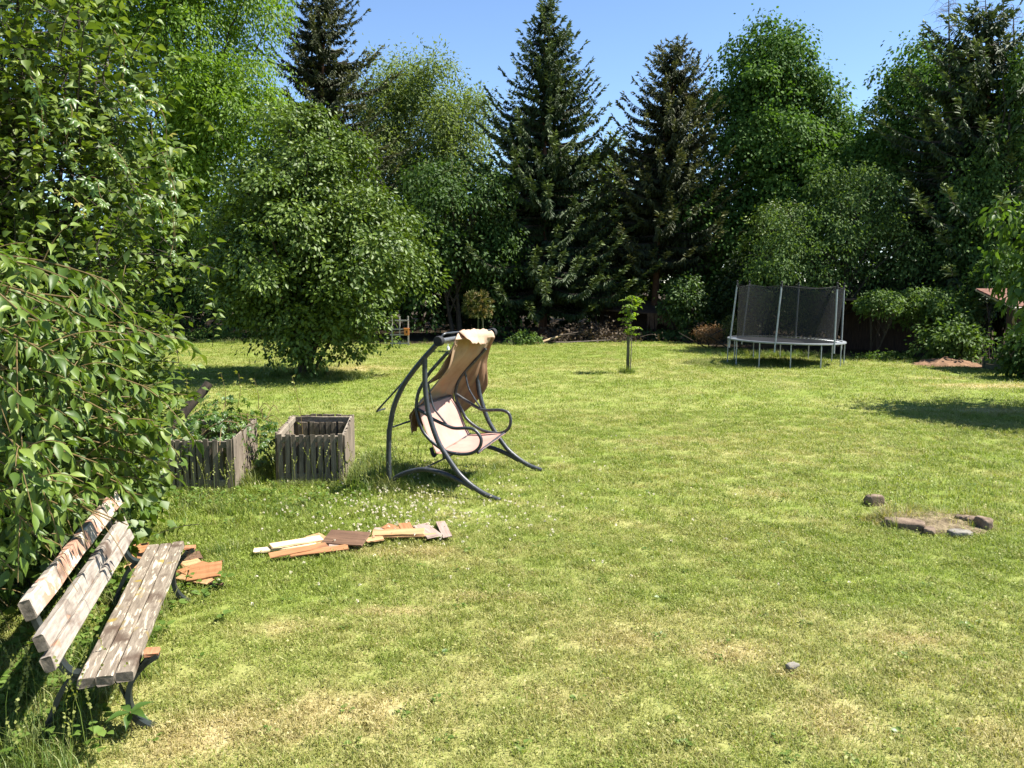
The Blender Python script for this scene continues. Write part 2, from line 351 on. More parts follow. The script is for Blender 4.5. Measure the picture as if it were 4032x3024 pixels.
# ------------------------------------------------------------------ layout of lawn and wood edge
EDGE = np.array([(-80, 40), (-25, 38.5), (-15.5, 37.5), (-4, 35.3), (1.5, 35.8), (5, 37.6), (7.2, 36.5), (8.6, 33), (11, 30.6), (13, 28.6), (14.2, 26), (15.6, 23.4), (22, 21.5), (80, 20)])
def edge_y(x): return np.interp(x, EDGE[:, 0], EDGE[:, 1])
def px_patch(x, y, rx, ry, s):       # a dry patch seen at pixel x,y with radii in metres
    p = at_z(x, y); return (p[0], p[1], rx, ry, s)
DRY = [px_patch(2880, 2570, .30, .16, .75), px_patch(1330, 2800, .42, .26, .6), px_patch(3280, 2830, .28, .22, .65), px_patch(950, 2880, .35, .2, .6),
       px_patch(1100, 2480, .30, .20, .55), px_patch(1500, 2410, .45, .06, .7), px_patch(1900, 2350, .40, .05, .7), px_patch(1640, 2170, .62, .20, .55),
       px_patch(3560, 2520, .35, .10, .6), px_patch(2450, 2520, .3, .18, .4), px_patch(3000, 1960, .5, .3, .35), px_patch(2600, 1740, 1.6, .5, .35),
       px_patch(3900, 1520, 1.6, .45, .95), px_patch(3660, 1490, 1.2, .25, .7), px_patch(3970, 1620, 1.2, .5, .75), px_patch(1420, 1450, 1.3, 1.0, .55), px_patch(2700, 1360, 2.5, .35, .35),
       px_patch(3950, 2900, .4, .3, .4), px_patch(2100, 2750, .5, .25, .35), px_patch(700, 2950, .25, .25, .6), px_patch(3100, 2650, .12, .07, .95)]
def dryness(x, y):
    x = np.asarray(x, float); y = np.asarray(y, float)
    big = fbm(x * .55 + 3, y * .55, 1); fine = fbm(x * 2.7, y * 2.7, 5); streak = fbm(x * .22 + y * .05, y * 1.1, 9, 3)
    near = np.clip((9.5 - y) / 5, 0, 1)
    d = .15 + .55 * (big - .5) + .42 * (fine - .5) + .45 * (streak - .5) + .26 * near
    left = np.clip((-.8 - x) / 1.5, 0, 1) * np.clip((y - 5) / 2, 0, 1) * np.clip((14 - y) / 3, 0, 1)
    d = d - .35 * left
    d = d + .12 * np.sin(np.hypot(x + 2.5, (y - 3) * .9) * 9.5 + 2 * big) * np.clip((y - 6) / 3, 0, 1) * np.clip((20 - y) / 4, 0, 1)
    for cx, cy, rx, ry, s in DRY:
        q = ((x - cx) / rx) ** 2 + ((y - cy) / ry) ** 2
        d = d + s * np.exp(-q) * (.55 + .9 * fine)
    return np.clip(d, 0, 1)
def hgt(x, y): return .03 * (fbm(np.asarray(x) * .3, np.asarray(y) * .3, 21, 2) - .5)

# ------------------------------------------------------------------ ground: one sheet to the horizon
def build_ground():
    xs = np.concatenate([[-600, -300, -150, -80, -50, -35], np.arange(-26, 26.01, .26), [35, 50, 80, 150, 300, 600]])
    ys = np.concatenate([[-300, -100, -30, -10, -3, 0, 2], np.arange(3, 14, .16), np.arange(14, 42, .3), [44, 48, 55, 70, 100, 200, 500, 1000]])
    X, Y = np.meshgrid(xs, ys); x = X.ravel(); y = Y.ravel()
    fine = (fbm(x * 3, y * 3, 40, 3) - .5) * .012 * (np.abs(x) < 27) * (y < 42)
    V = np.stack([x, y, hgt(x, y) + fine - .004], 1)
    nx, ny = len(xs), len(ys); i = np.arange(nx - 1)[None] + nx * np.arange(ny - 1)[:, None]; i = i.ravel()
    me = mesh_np('ground', V, np.stack([i, i + 1, i + nx + 1, i + nx], 1), None, True)
    a = me.attributes.new('dry', 'FLOAT', 'POINT'); a.data.foreach_set('value', dryness(x, y).astype(np.float32))
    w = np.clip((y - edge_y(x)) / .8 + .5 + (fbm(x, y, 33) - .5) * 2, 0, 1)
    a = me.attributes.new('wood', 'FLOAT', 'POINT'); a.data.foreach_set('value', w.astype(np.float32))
    m, nt, n, l, p = new_mat('lawn_ground')
    ad = n.new('ShaderNodeAttribute'); ad.attribute_name = 'dry'
    aw = n.new('ShaderNodeAttribute'); aw.attribute_name = 'wood'
    tc = n.new('ShaderNodeTexCoord'); tx = n.new('ShaderNodeTexNoise'); tx.inputs['Scale'].default_value = 9; tx.inputs['Detail'].default_value = 12
    tx.inputs['Roughness'].default_value = .75; l.new(tc.outputs['Object'], tx.inputs[0])
    g = ramp(n, [(.32, (.110, .148, .026)), (.5, (.160, .205, .040)), (.68, (.22, .26, .06))]); l.new(tx.outputs[0], g.inputs[0])
    d = ramp(n, [(.3, (.20, .15, .075)), (.5, (.36, .29, .14)), (.7, (.47, .40, .22))]); l.new(tx.outputs[0], d.inputs[0])
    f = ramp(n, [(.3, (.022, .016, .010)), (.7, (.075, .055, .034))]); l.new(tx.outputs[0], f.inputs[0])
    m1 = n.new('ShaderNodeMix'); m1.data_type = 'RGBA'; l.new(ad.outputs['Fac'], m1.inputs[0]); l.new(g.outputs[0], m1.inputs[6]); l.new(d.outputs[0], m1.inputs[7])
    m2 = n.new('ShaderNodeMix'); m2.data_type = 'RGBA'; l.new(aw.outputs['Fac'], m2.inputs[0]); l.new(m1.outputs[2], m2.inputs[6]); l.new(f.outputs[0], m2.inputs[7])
    l.new(m2.outputs[2], p.inputs['Base Color']); p.inputs['Roughness'].default_value = 1; p.inputs['Specular IOR Level'].default_value = .1
    b = n.new('ShaderNodeBump'); b.inputs['Strength'].default_value = .5; b.inputs['Distance'].default_value = .02; l.new(tx.outputs[0], b.inputs['Height']); l.new(b.outputs[0], p.inputs['Normal'])
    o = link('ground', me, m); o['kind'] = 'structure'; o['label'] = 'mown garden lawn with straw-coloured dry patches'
build_ground()

# ------------------------------------------------------------------ grass (instanced clumps; uncountable)
proto_col = bpy.data.collections.new('grass_prototypes')      # not linked to the scene
def clump_mesh(name, nb, rad, h, w, bend, r, leafy=0, seed=None):
    V = []; T = []; tint = []; k = 0
    for _ in range(nb):
        a = r.uniform(0, 2 * np.pi); q = rad * math.sqrt(r.uniform()); bx, by = q * math.cos(a), q * math.sin(a)
        az = r.uniform(0, 2 * np.pi); hh = h * r.uniform(.5, 1.15); ben = bend * r.uniform(.3, 1.5) * hh; ww = w * r.uniform(.7, 1.3)
        d = np.array([math.cos(az), math.sin(az), 0]); s = np.array([-d[1], d[0], 0]); t = r.uniform()
        b0 = np.array([bx, by, -.01])
        p = [b0 - s * ww / 2, b0 + s * ww / 2, b0 + d * ben * .35 + UP * hh * .6 - s * ww * .4, b0 + d * ben * .35 + UP * hh * .6 + s * ww * .4, b0 + d * ben + UP * hh * (1 - .25 * bend)]
        V += p; T += [[k, k + 1, k + 3], [k, k + 3, k + 2], [k + 2, k + 3, k + 4]]; tint += [t * .6, t * .6, t, t, t]; k += 5
    V = np.array(V); T = np.array(T)
    if leafy:      # clover and weed leaves between the blades
        P = np.stack([r.uniform(-rad, rad, leafy), r.uniform(-rad, rad, leafy), h * r.uniform(.25, .8, leafy)], 1)
        N = unit(np.stack([r.normal(0, .45, leafy), r.normal(0, .45, leafy), np.ones(leafy)], 1))
        v, t_, ti = leaves_arr(DIA, P, rdir(leafy, r) * [1, 1, .2], N, .015 * r.uniform(.7, 1.4, leafy), r.uniform(0, .8, leafy))
        T = np.concatenate([T, t_ + len(V)]); V = np.concatenate([V, v]); tint = np.concatenate([tint, ti])
    return mesh_np(name, V, T, np.array(tint))
def proto_set(name, args, mat, n=4, seed=1):
    c = bpy.data.collections.new(name); r = np.random.default_rng(seed)
    for k in range(n):
        me = clump_mesh(name, *args[:5], r, *args[5:]); me.materials.append(mat)
        c.objects.link(bpy.data.objects.new(f'{name}_{k}', me))
    return c
def scatter(name, P, rot, scl, dry, coll, label):
    me = bpy.data.meshes.new(name); n = len(P)
    me.vertices.add(n); me.vertices.foreach_set('co', np.asarray(P, np.float32).ravel())
    for nm, ty, val, key in (('rot', 'FLOAT_VECTOR', rot, 'vector'), ('scl', 'FLOAT_VECTOR', scl, 'vector'), ('dry', 'FLOAT', dry, 'value')):
        a = me.attributes.new(nm, ty, 'POINT'); a.data.foreach_set(key, np.asarray(val, np.float32).ravel())
    o = link(name, me); o['kind'] = 'stuff'; o['label'] = label
    ng = bpy.data.node_groups.new(name, 'GeometryNodeTree')
    ng.interface.new_socket('Geometry', in_out='INPUT', socket_type='NodeSocketGeometry')
    ng.interface.new_socket('Geometry', in_out='OUTPUT', socket_type='NodeSocketGeometry')
    N = ng.nodes; L = ng.links; gi = N.new('NodeGroupInput'); go = N.new('NodeGroupOutput')
    ci = N.new('GeometryNodeCollectionInfo'); ci.inputs['Collection'].default_value = coll; ci.inputs['Separate Children'].default_value = True; ci.inputs['Reset Children'].default_value = True
    ip = N.new('GeometryNodeInstanceOnPoints'); ip.inputs['Pick Instance'].default_value = True
    def named(nm, ty):
        q = N.new('GeometryNodeInputNamedAttribute'); q.data_type = ty; q.inputs[0].default_value = nm; return q.outputs['Attribute']
    rv = N.new('FunctionNodeRandomValue'); rv.data_type = 'INT'; rv.inputs[4].default_value = 0; rv.inputs[5].default_value = len(coll.objects) - 1
    er = N.new('FunctionNodeEulerToRotation'); L.new(named('rot', 'FLOAT_VECTOR'), er.inputs[0])
    L.new(gi.outputs[0], ip.inputs['Points']); L.new(ci.outputs[0], ip.inputs['Instance']); L.new(rv.outputs[2], ip.inputs['Instance Index'])
    L.new(er.outputs[0], ip.inputs['Rotation']); L.new(named('scl', 'FLOAT_VECTOR'), ip.inputs['Scale']); L.new(ip.outputs[0], go.inputs[0])
    md = o.modifiers.new('clumps', 'NODES'); md.node_group = ng
    return o
def in_rect(x, y, x0, x1, y0, y1): return (x > x0) & (x < x1) & (y > y0) & (y < y1)
def crate_mask(x, y): return in_rect(x, y, -3.25, -2.25, 10.8, 12.4) | in_rect(x, y, -4.6, -3.6, 10.4, 12.1)
PIT = at_z(3660, 2065)
def sample_lawn(y0, y1, dens, r, margin=1.5, cull=True):
    half = .64 * y1 + margin; area = 2 * half * (y1 - y0); n = int(area * dens)
    x = r.uniform(-half, half, n); y = r.uniform(y0, y1, n)
    k = (np.abs(x) < .64 * y + margin) & (y < edge_y(x) + r.normal(0, .4, n)) & ~crate_mask(x, y) & ~((x < -4.9) & (y < 12.5))
    return x[k], y[k]
def lawn():
    r = np.random.default_rng(3)
    lo = proto_set('lawn_clump', (36, .080, .050, .0040, .85, 2), M['grass'], 5, 4)
    far = proto_set('far_lawn_clump', (34, .15, .050, .008, .8, 0), M['grass'], 4, 6)
    for nm, y0, y1, dens, c, s0 in (('near_grass', 3.2, 9, 300, lo, 1.0), ('middle_grass', 9, 17, 105, lo, 1.35), ('far_grass', 17, 39, 34, far, 1.25)):
        x, y = sample_lawn(y0, y1, dens, r); n = len(x); d = dryness(x, y)
        d = np.clip(d + r.normal(0, .24, n), 0, 1)
        lush = fbm(x * 1.3, y * 1.3, 55, 3)
        left = np.clip((-.6 - x) / 1.2, 0, 1) * np.clip((y - 6.5) / 2, 0, 1) * np.clip((13 - y) / 2, 0, 1)
        h = (.55 + .7 * lush) * (1 - .25 * d) * (1 + .9 * left); s = s0 * r.uniform(.8, 1.25, n)
        rot = np.stack([r.normal(0, .15, n), r.normal(0, .15, n), r.uniform(0, 6.28, n)], 1)
        scatter(nm, np.stack([x, y, hgt(x, y)], 1), rot, np.stack([s, s, s * h], 1), d, c, 'short mown lawn grass mixed with clover and straw')
lawn()
def tall():
    r = np.random.default_rng(8)
    c = proto_set('tall_clump', (22, .09, .26, .006, .7, 0), M['tallgrass'], 4, 9)
    X = []; Y = []; S = []
    def blob(cx, cy, rx, ry, n, s):
        a = r.normal(0, .5, (n, 2)); X.extend(cx + a[:, 0] * rx); Y.extend(cy + a[:, 1] * ry); S.extend(r.uniform(.6, 1.25, n) * s)
    blob(-2.9, 5.2, .35, .9, 90, .85); blob(-2.75, 4.3, .45, .35, 90, .75); blob(-3.3, 4.6, .5, .9, 80, .9); blob(-3.3, 6.6, .4, .8, 40, .8)
    for k in range(60):       # foot of the crates
        q = r.uniform(); blob(-3.15 + .95 * q, 10.62, .12, .10, 2, .42)
        blob(-4.6 + 1.05 * q, 10.22, .12, .1, 2, .40); blob(-2.12, 10.8 + 1.5 * q, .12, .1, 2, .8); blob(-3.45, 10.6 + 1.6 * q, .12, .15, 2, .9)
    blob(-1.75, 10.7, .4, .5, 110, 1.0); blob(-2.0, 11.8, .3, .6, 70, .9); blob(-.9, 11.2, .9, .35, 70, .55); blob(-1.2, 10.45, .7, .2, 60, .5); blob(-.2, 12.0, .9, .2, 60, .4)
    blob(3.38, 24.1, .2, .12, 26, .9); blob(-6.0, 23.4, 1.4, .7, 130, 1.0); blob(-4.6, 22.6, .9, .4, 60, .9)
    blob(9.2, 27.2, 1.5, 1.5, 200, .8); blob(9.5, 29.6, 2.2, .5, 160, 1.0); blob(-10, 36.3, 5, .5, 200, 1.0); blob(-2, 35, 3, .4, 90, .8)
    blob(PIT[0], PIT[1] + .12, .62, .26, 100, .7); blob(PIT[0] + .05, PIT[1] - .10, .62, .14, 60, .45); blob(PIT[0], PIT[1], .85, .40, 70, .38); blob(PIT[0] - .5, PIT[1] + .1, .2, .2, 24, .5); blob(PIT[0] + .55, PIT[1] + .1, .15, .2, 20, .45); blob(PIT[0] - .45, PIT[1] + .2, .18, .2, 16, .6); blob(PIT[0] + .1, PIT[1] + .5, .4, .15, 16, .5)
    blob(-3.0, 7.8, .5, .5, 40, .55); blob(-2.6, 9.5, .7, .5, 50, .6); blob(-3.6, 9.6, .5, .4, 50, .6); blob(13.6, 27.5, 1.2, .4, 60, .8)
    x = np.array(X); y = np.array(Y); s = np.array(S); k = ~crate_mask(x, y); x, y, s = x[k], y[k], s[k]; n = len(x)
    d = np.clip(r.normal(.12, .2, n), 0, 1); pit = (np.hypot(x - PIT[0], (y - PIT[1]) * 1.4) < .8); d[pit] = np.clip(r.normal(.6, .3, pit.sum()), 0, 1)
    rot = np.stack([r.normal(0, .2, n), r.normal(0, .2, n), r.uniform(0, 6.28, n)], 1)
    scatter('tall_grass', np.stack([x, y, hgt(x, y)], 1), rot, np.stack([s, s, s * r.uniform(.7, 1.15, n)], 1), d, c, 'long uncut grass round the bench, crates, swing and stones')
tall()
def clover():
    r = np.random.default_rng(18); V = []; T = []; ti = []; nb = 0
    X = np.concatenate([r.normal(-1.15, .75, 330), r.normal(-.9, .9, 90), r.uniform(-3, 3, 60)]); Y = np.concatenate([r.normal(9.35, .55, 330), r.normal(10.9, .7, 90), r.uniform(6.5, 14, 60)])
    for x, y in zip(X, Y):
        z = .055 + .05 * r.uniform(); k = 14
        D = unit(rdir(k, r) + [0, 0, .5]); P = np.array([x, y, z]) + D * .004
        v, t, q = leaves_arr(DIA, P, D, rdir(k, r), .0125, r.uniform(0, 1, k)); V.append(v); T.append(t + nb); ti.append(q); nb += len(v)
    o = link('clover_flowers', mesh_np('clover_flowers', np.concatenate(V), np.concatenate(T), np.concatenate(ti)), M['petal']); o['kind'] = 'stuff'
    o['label'] = 'small white clover blossoms scattered through the grass before the swing'
clover()
def weeds():
    """broad low leaves in the turf, singly too small and many to count"""
    r = np.random.default_rng(28); P = []; N = []; D = []; S = []
    def rosette(x, y, n, s, h=.03):
        for k in range(n):
            a = r.uniform(0, 6.28); d = np.array([math.cos(a), math.sin(a), r.uniform(.1, .5)]); P.append([x + .02 * d[0], y + .02 * d[1], hgt(x, y) + h * r.uniform(.3, 1)])
            D.append(d); N.append([r.normal(0, .2), r.normal(0, .2), 1]); S.append(s * r.uniform(.6, 1.2))
    for k in range(120):
        y = r.uniform(3.6, 11); x = r.uniform(-.6, .6) * y
        if x < -2.4 and y < 8: continue
        rosette(x, y, r.integers(5, 10), .042, .02)
    for k in range(170):      # behind and below the bench
        rosette(r.normal(-3.2, .32), r.uniform(3.9, 7.2), 7, .065, r.uniform(.03, .22))
    for k in range(110):      # round the crates
        rosette(r.uniform(-4.6, -1.7), r.normal(9.9, .35), 6, .05, .10)
    o = leaves_obj('low_weeds', ROUND, np.array(P), np.array(D), np.array(N), np.array(S), r.uniform(0, 1, len(P)), M['weed'], None, True, True)
    o['label'] = 'broad weed leaves low in the turf by the bench'
weeds()

def stalks():
    r = np.random.default_rng(38); mb = []; V = []; T = []; ti = []; nb = 0; XY = []
    for (cx, cy, rx, ry, n) in ((-2.75, 4.5, .3, .5, 60), (-3.2, 4.3, .4, .4, 40), (-1.8, 10.8, .3, .5, 50), (-2.6, 10.55, .5, .12, 26), (-3.5, 10.4, .2, .3, 20), (PIT[0], PIT[1] + .2, .5, .2, 45), (-4.2, 10.2, .4, .15, 20), (-6, 23, 1.2, .5, 40)): XY += list(zip(r.normal(cx, rx, n), r.normal(cy, ry, n)))
    for x, y in XY:
        h = r.uniform(.25, .62); a = r.uniform(0, 6.28); d = np.array([math.cos(a), math.sin(a), 0]); b = np.array([x, y, -.01]); p = [b, b + UP * h * .6 + d * .04, b + UP * h + d * .13 * h / .5]; s_ = np.cross(d, UP) * .0016
        v = np.array([p[0] - s_, p[0] + s_, p[1] - s_, p[1] + s_, p[2]]); V.append(v); T.append(np.array([[0, 1, 3], [0, 3, 2], [2, 3, 4]]) + nb); ti.append(np.full(5, r.uniform(.7, 1))); nb += 5
        k = 8; f = np.linspace(.72, 1, k)[:, None]; q = p[1] + (p[2] - p[1]) * ((f - .6) / .4); v, t, z = leaves_arr(DIA, q, unit(r.normal(0, .4, (k, 3)) + UP), rdir(k, r), .022, np.full(k, 1.)); V.append(v); T.append(t + nb); ti.append(z); nb += len(v)
    o = link('grass_stalks', mesh_np('grass_stalks', np.concatenate(V), np.concatenate(T), np.concatenate(ti)), M['tallgrass']); o['kind'] = 'stuff'; o['label'] = 'thin seeding grass stalks rising from the uncut grass'
stalks()

# ------------------------------------------------------------------ trees
def crown_points(blobs, ncl, per, r, rc=.35, flat=.35, shell=2.2, noise=.28, droop=.35, upb=.15):
    """leaf positions and directions for clusters spread through ellipsoids, denser near the surface"""
    w = np.array([b[1][0] * b[1][1] + b[1][1] * b[1][2] + b[1][0] * b[1][2] for b in blobs]); w = w / w.sum()
    P = []; D = []; N = []; T = []; C = []
    ids = r.choice(len(blobs), ncl, p=w)
    for i in ids:
        c, rad = np.array(blobs[i][0], float), np.array(blobs[i][1], float)
        d = rdir(1, r)[0]; d[2] += upb; d = unit(d)
        nz = 1 + noise * 2 * (vnoise(d[0] * 2.6 + i * 7 + 50, d[1] * 2.6 + d[2] * 2.1 + 50, i) - .5) + noise * 1.2 * (vnoise(d[0] * 6 + 90, d[2] * 6 + d[1] * 5 + 90, i + 3) - .5)
        q = r.uniform() ** (1 / shell) * nz
        cc = c + d * rad * q
        nrm = unit(d * .55 + np.array([0, 0, .75]) + r.normal(0, .25, 3))
        t1 = unit(np.cross(nrm, r.normal(size=3))); t2 = np.cross(nrm, t1)
        m = max(4, int(per * r.uniform(.6, 1.4))); rr = rc * r.uniform(.7, 1.4)
        a = r.uniform(0, 2 * np.pi, m); s = np.sqrt(r.uniform(0, 1, m)) * rr; hh = r.normal(0, flat * rr, m)
        off = (np.cos(a) * s)[:, None] * t1 + (np.sin(a) * s)[:, None] * t2 + hh[:, None] * nrm - (s ** 2 / rr * droop)[:, None] * UP
        P.append(cc + off); D.append(unit(off * 1.2 + r.normal(0, .35 * rr, (m, 3)) - UP * droop * rr))
        N.append(unit(nrm + r.normal(0, .55, (m, 3)))); T.append(np.clip(r.normal(.42 + .25 * (r.uniform() - .5), .2, m), 0, 1)); C.append(cc)
    return np.concatenate(P), np.concatenate(D), np.concatenate(N), np.concatenate(T), np.array(C)
def limb(mb, a, b, r0, r1, r, wob=.12, up=.15, n=6, sides=6):
    a = np.asarray(a, float); b = np.asarray(b, float); L = np.linalg.norm(b - a); t = np.linspace(0, 1, n)[:, None]
    P = a + (b - a) * t + UP * (np.sin(t * np.pi) * up * L) + np.cumsum(r.normal(0, wob * L / n, (n, 3)), 0) * t
    mb.tube(P, np.linspace(r0, r1, n), sides); return P
def broadleaf(name, label, cat, base, blobs, ncl, per, leaf, mat, seed, trunk=.18, stems=1, tpl=DIA, wid=.62, group=None, bark='bark', nl=16, fork=.35, **kw):
    r = np.random.default_rng(seed); base = np.array(base, float); t = thing(name, label, cat, base, group)
    P, D, N, T, C = crown_points(blobs, ncl, per, r, **kw)
    k = P[:, 2] > .05; P, D, N, T = P[k], D[k], N[k], T[k]
    V0 = tpl[0].copy(); V0[:, 0] *= wid / .62 if tpl is not DIA else wid
    leaves_obj('crown', (V0, tpl[1]), P, D, N, leaf * r.uniform(.7, 1.25, len(P)), T, mat, t)
    mb = MB(); top = np.array(max(blobs, key=lambda b: b[0][2])[0], float)
    for s in range(stems):
        b0 = base + np.array([r.normal(0, .12), r.normal(0, .12), -.05]) * (stems > 1) - UP * .05
        tp = top + np.array([r.normal(0, 1), r.normal(0, 1), 0]) * (.7 if stems > 1 else .1)
        pts = limb(mb, b0, tp, trunk * (1 if stems == 1 else .7), trunk * .25, r, .05, .0, 10, 9)
        ids = r.choice(len(C), min(nl // stems + 1, len(C)), replace=False)
        for j in ids:
            q = pts[int(len(pts) * np.clip(fork + r.uniform(0, .5) * (C[j][2] / max(tp[2], 1)), .1, .95)) - 1]
            limb(mb, q, C[j], trunk * .35, trunk * .07, r, .12, .08, 6, 5)
    mb.build('trunk', M[bark], t)
    return t
def spruce(name, label, base, apex, R, z0, mat, seed, whorl=.27, nb=8, strip=.30, dens=26, prof=.85, droop=.35, group='spruces at the lawn edge', ragged=.25, trunk=.2):
    r = np.random.default_rng(seed); base = np.array(base, float); apex = np.array(apex, float); H = apex[2]
    t = thing(name, label, 'tree', base, group)
    mb = MB(); zs = np.linspace(0, 1, 12)[:, None]; ax = base + (apex - base) * zs + np.stack([.15 * np.sin(zs[:, 0] * 5 + seed), zs[:, 0] * 0, zs[:, 0] * 0], 1)
    mb.tube(ax, np.linspace(trunk, .02, 12), 9); mb.build('trunk', M['bark_red'], t)
    P = []; D = []; N = []; S = []; T = []; lb = MB()
    z = z0
    while z < H - .12:
        f = z / H; c = base + (apex - base) * f; rad = R * (1 - f) ** prof * min(1, .55 + (z - z0) * .35 + .2)
        n = max(4, int(nb * (.6 + .6 * (1 - f))))
        for k in range(n):
            a = r.uniform(0, 2 * np.pi); L = rad * r.uniform(1 - 1.6 * ragged, 1 + ragged) + .12
            d = np.array([math.cos(a), math.sin(a), 0.]); m = 9; u = np.linspace(0, 1, m)
            dz = L * ((.28 - .3 * (1 - f)) * u - droop * (u ** 1.5) * (1 - f * .9) + .34 * u ** 4)
            pts = c + np.array([0, 0, r.uniform(-.15, .15)]) + d * (u * L)[:, None] + UP * dz[:, None]
            pts += np.cross(d, UP) * (r.normal(0, .08) * L * u ** 2)[:, None]
            if L > .5: lb.tube(pts, np.linspace(.012 + .012 * L, .004, m), 3, False)
            q = int(dens * L * (1.1 - .25 * f)) + 6
            uu = r.uniform(.03, 1, q) ** .9; ip = np.stack([np.interp(uu, u, pts[:, j]) for j in range(3)], 1)
            sd = np.cross(d, UP) * r.choice([-1, 1], q)[:, None]
            hang = np.clip(.5 + .35 * (1 - f) - .9 * (uu > .85), -.5, 1)
            dd = unit(sd * r.uniform(.15, .8, q)[:, None] + d * r.uniform(.2, .7, q)[:, None] - UP * (hang * r.uniform(.5, 1.5, q))[:, None] + r.normal(0, .12, (q, 3)))
            P.append(ip); D.append(dd); N.append(unit(UP * .6 + d * .5 + r.normal(0, .5, (q, 3)))); S.append(strip * r.uniform(.55, 1.2, q) * (.62 + .5 * (1 - f)) * np.where(uu < .6, 1.35, 1.0))
            T.append(np.clip(.25 + .55 * uu ** 3 + r.normal(0, .16, q), 0, 1))
            if uu.size:       # tip shoots pointing up and out
                e = 5; P.append(np.repeat(pts[-1:], e, 0) + r.normal(0, .04, (e, 3))); D.append(unit(d * .9 + UP * .35 + r.normal(0, .4, (e, 3)))); N.append(rdir(e, r)); S.append(np.full(e, strip * .75)); T.append(np.clip(r.normal(.8, .12, e), 0, 1))
        z += whorl * r.uniform(.75, 1.25) * (1 - .35 * f)
    e = 26; P.append(apex - UP * r.uniform(0, 1.0, e)[:, None]); D.append(unit(rdir(e, r) * [1, 1, .3] + UP * .9)); N.append(rdir(e, r)); S.append(np.full(e, strip * .8)); T.append(r.uniform(.5, .9, e))
    V0 = DIA[0].copy(); V0[:, 0] *= .32
    leaves_obj('crown', (V0, DIA[1]), np.concatenate(P), np.concatenate(D), np.concatenate(N), np.concatenate(S), np.concatenate(T), mat, t)
    lb.build('branches', M['bark'], t)
    return t
def W(px, py, Y): return at_y(px, py, Y)
def B(px0, px1, py0, py1, Y, ry=None):
    """ellipsoid seen between pixel columns px0..px1 and rows py0..py1 at distance Y"""
    a = W(px0, py1, Y); b = W(px1, py0, Y); c = (a + b) / 2; rx = abs(b[0] - a[0]) / 2; rz = abs(b[2] - a[2]) / 2
    return (c, (rx, ry or rx, rz))
def G(px, Y): return np.array([(px - 2016) / F_PX * (Y * math.cos(PITCH) + CAM_H * math.sin(PITCH)), Y, 0.])

# spruces
spruce('spruce', 'tallest pointed spruce standing right behind the pile of brushwood', G(2130, 40.5), W(2160, 10, 40.5), 5.5, 1.5, M['spruce'], 101, nb=10, dens=62, prof=.82)
spruce('spruce', 'brownish spruce with bare reddish trunk between the sapling and trampoline', G(2555, 40.5), W(2665, 180, 40.5), 4.3, 3.3, M['spruce_b'], 102, nb=10, dens=62, prof=.58)
spruce('spruce', 'dark ragged spruce behind the round bushy tree, top cut off by picture edge', G(1270, 41), W(1275, -140, 41), 5.2, 2.0, M['spruce_b'], 103, nb=8, dens=58, ragged=.42, prof=.7, droop=.5)
spruce('spruce', 'broad dark conifer with drooping boughs at the right edge', G(3890, 33), W(3880, 40, 33), 5.2, 1.5, M['spruce'], 104, nb=9, dens=46, ragged=.45, prof=.55, droop=.55, strip=.36)

# broadleaved trees along the back
broadleaf('locust_tree', 'bright yellow-green locust tree with airy layered foliage at upper left', 'tree', G(700, 40),
          [B(430, 1130, -560, 330, 36, 3.6), B(640, 1120, 150, 640, 35, 2.8), B(100, 800, -400, 500, 37, 3.4), B(520, 960, 430, 900, 35.5, 2.4), B(300, 700, 400, 1000, 36, 2.4)], 900, 112, .175, M['locust'], 201, .26, wid=.5, rc=.95, flat=.13, droop=.4, shell=2.2, nl=46, noise=.3)
broadleaf('plum_tree', 'round bushy plum tree with low branches standing alone on the lawn', 'tree', (-5.95, 23.5, 0),
          [B(800, 1560, 620, 1290, 23.5, 2.8), B(980, 1460, 440, 900, 23.6, 2.1), B(1200, 1660, 740, 1300, 23.0, 1.8), B(830, 1250, 880, 1290, 23.2, 2.0), B(1020, 1480, 1140, 1400, 23.2, 1.5), B(1140, 1320, 420, 620, 23.6, .9)], 620, 120, .13, M['plum'], 202, .16, stems=4,
          rc=.50, flat=.22, noise=.34, nl=60, fork=.12, shell=3.0, droop=.22)
broadleaf('willow', 'light green willow behind the gap between two dark spruces', 'tree', G(1660, 49),
          [B(1400, 1800, 190, 760, 49, 3), B(1620, 1960, 260, 900, 48, 3), B(1380, 1650, 380, 900, 48, 2.5), B(1500, 1900, 550, 1100, 47, 2.5)], 430, 120, .21, M['willow'], 203, .2, wid=.42, rc=.85, flat=.45, droop=.3, upb=.3, noise=.3, shell=3)
broadleaf('hazel', 'dark shaded hazel between the plum tree and the tallest spruce', 'tree', G(1800, 38.5),
          [B(1560, 2000, 560, 1150, 38.5, 2.4), B(1480, 1800, 780, 1250, 38.5, 2), B(1800, 2060, 800, 1300, 39, 1.6)], 240, 110, .17, M['hazel'], 204, .15, stems=3, rc=.8, flat=.2, droop=.45, noise=.34)
broadleaf('ash_tree', 'small light green tree seen between the two pointed spruces', 'tree', G(2400, 47),
          [B(2280, 2520, 520, 1000, 47, 2), B(2220, 2600, 760, 1250, 45, 2)], 260, 50, .2, M['willow'], 205, .16, rc=.6, wid=.45)
broadleaf('maple_tree', 'large dark green maple rising right of the brownish spruce', 'tree', G(3020, 42),
          [B(2720, 3300, 150, 820, 42, 3.6), B(2860, 3170, 110, 480, 42, 2.2), B(2900, 3420, 480, 1100, 41, 3), B(2640, 3060, 600, 1250, 41.5, 2.8), B(3120, 3310, 280, 600, 41.5, 1.6), B(3150, 3450, 430, 850, 41, 1.8)], 430, 215, .17, M['maple'], 206, .3, wid=.8, rc=.95, flat=.24, droop=.45, noise=.34, shell=3.2)
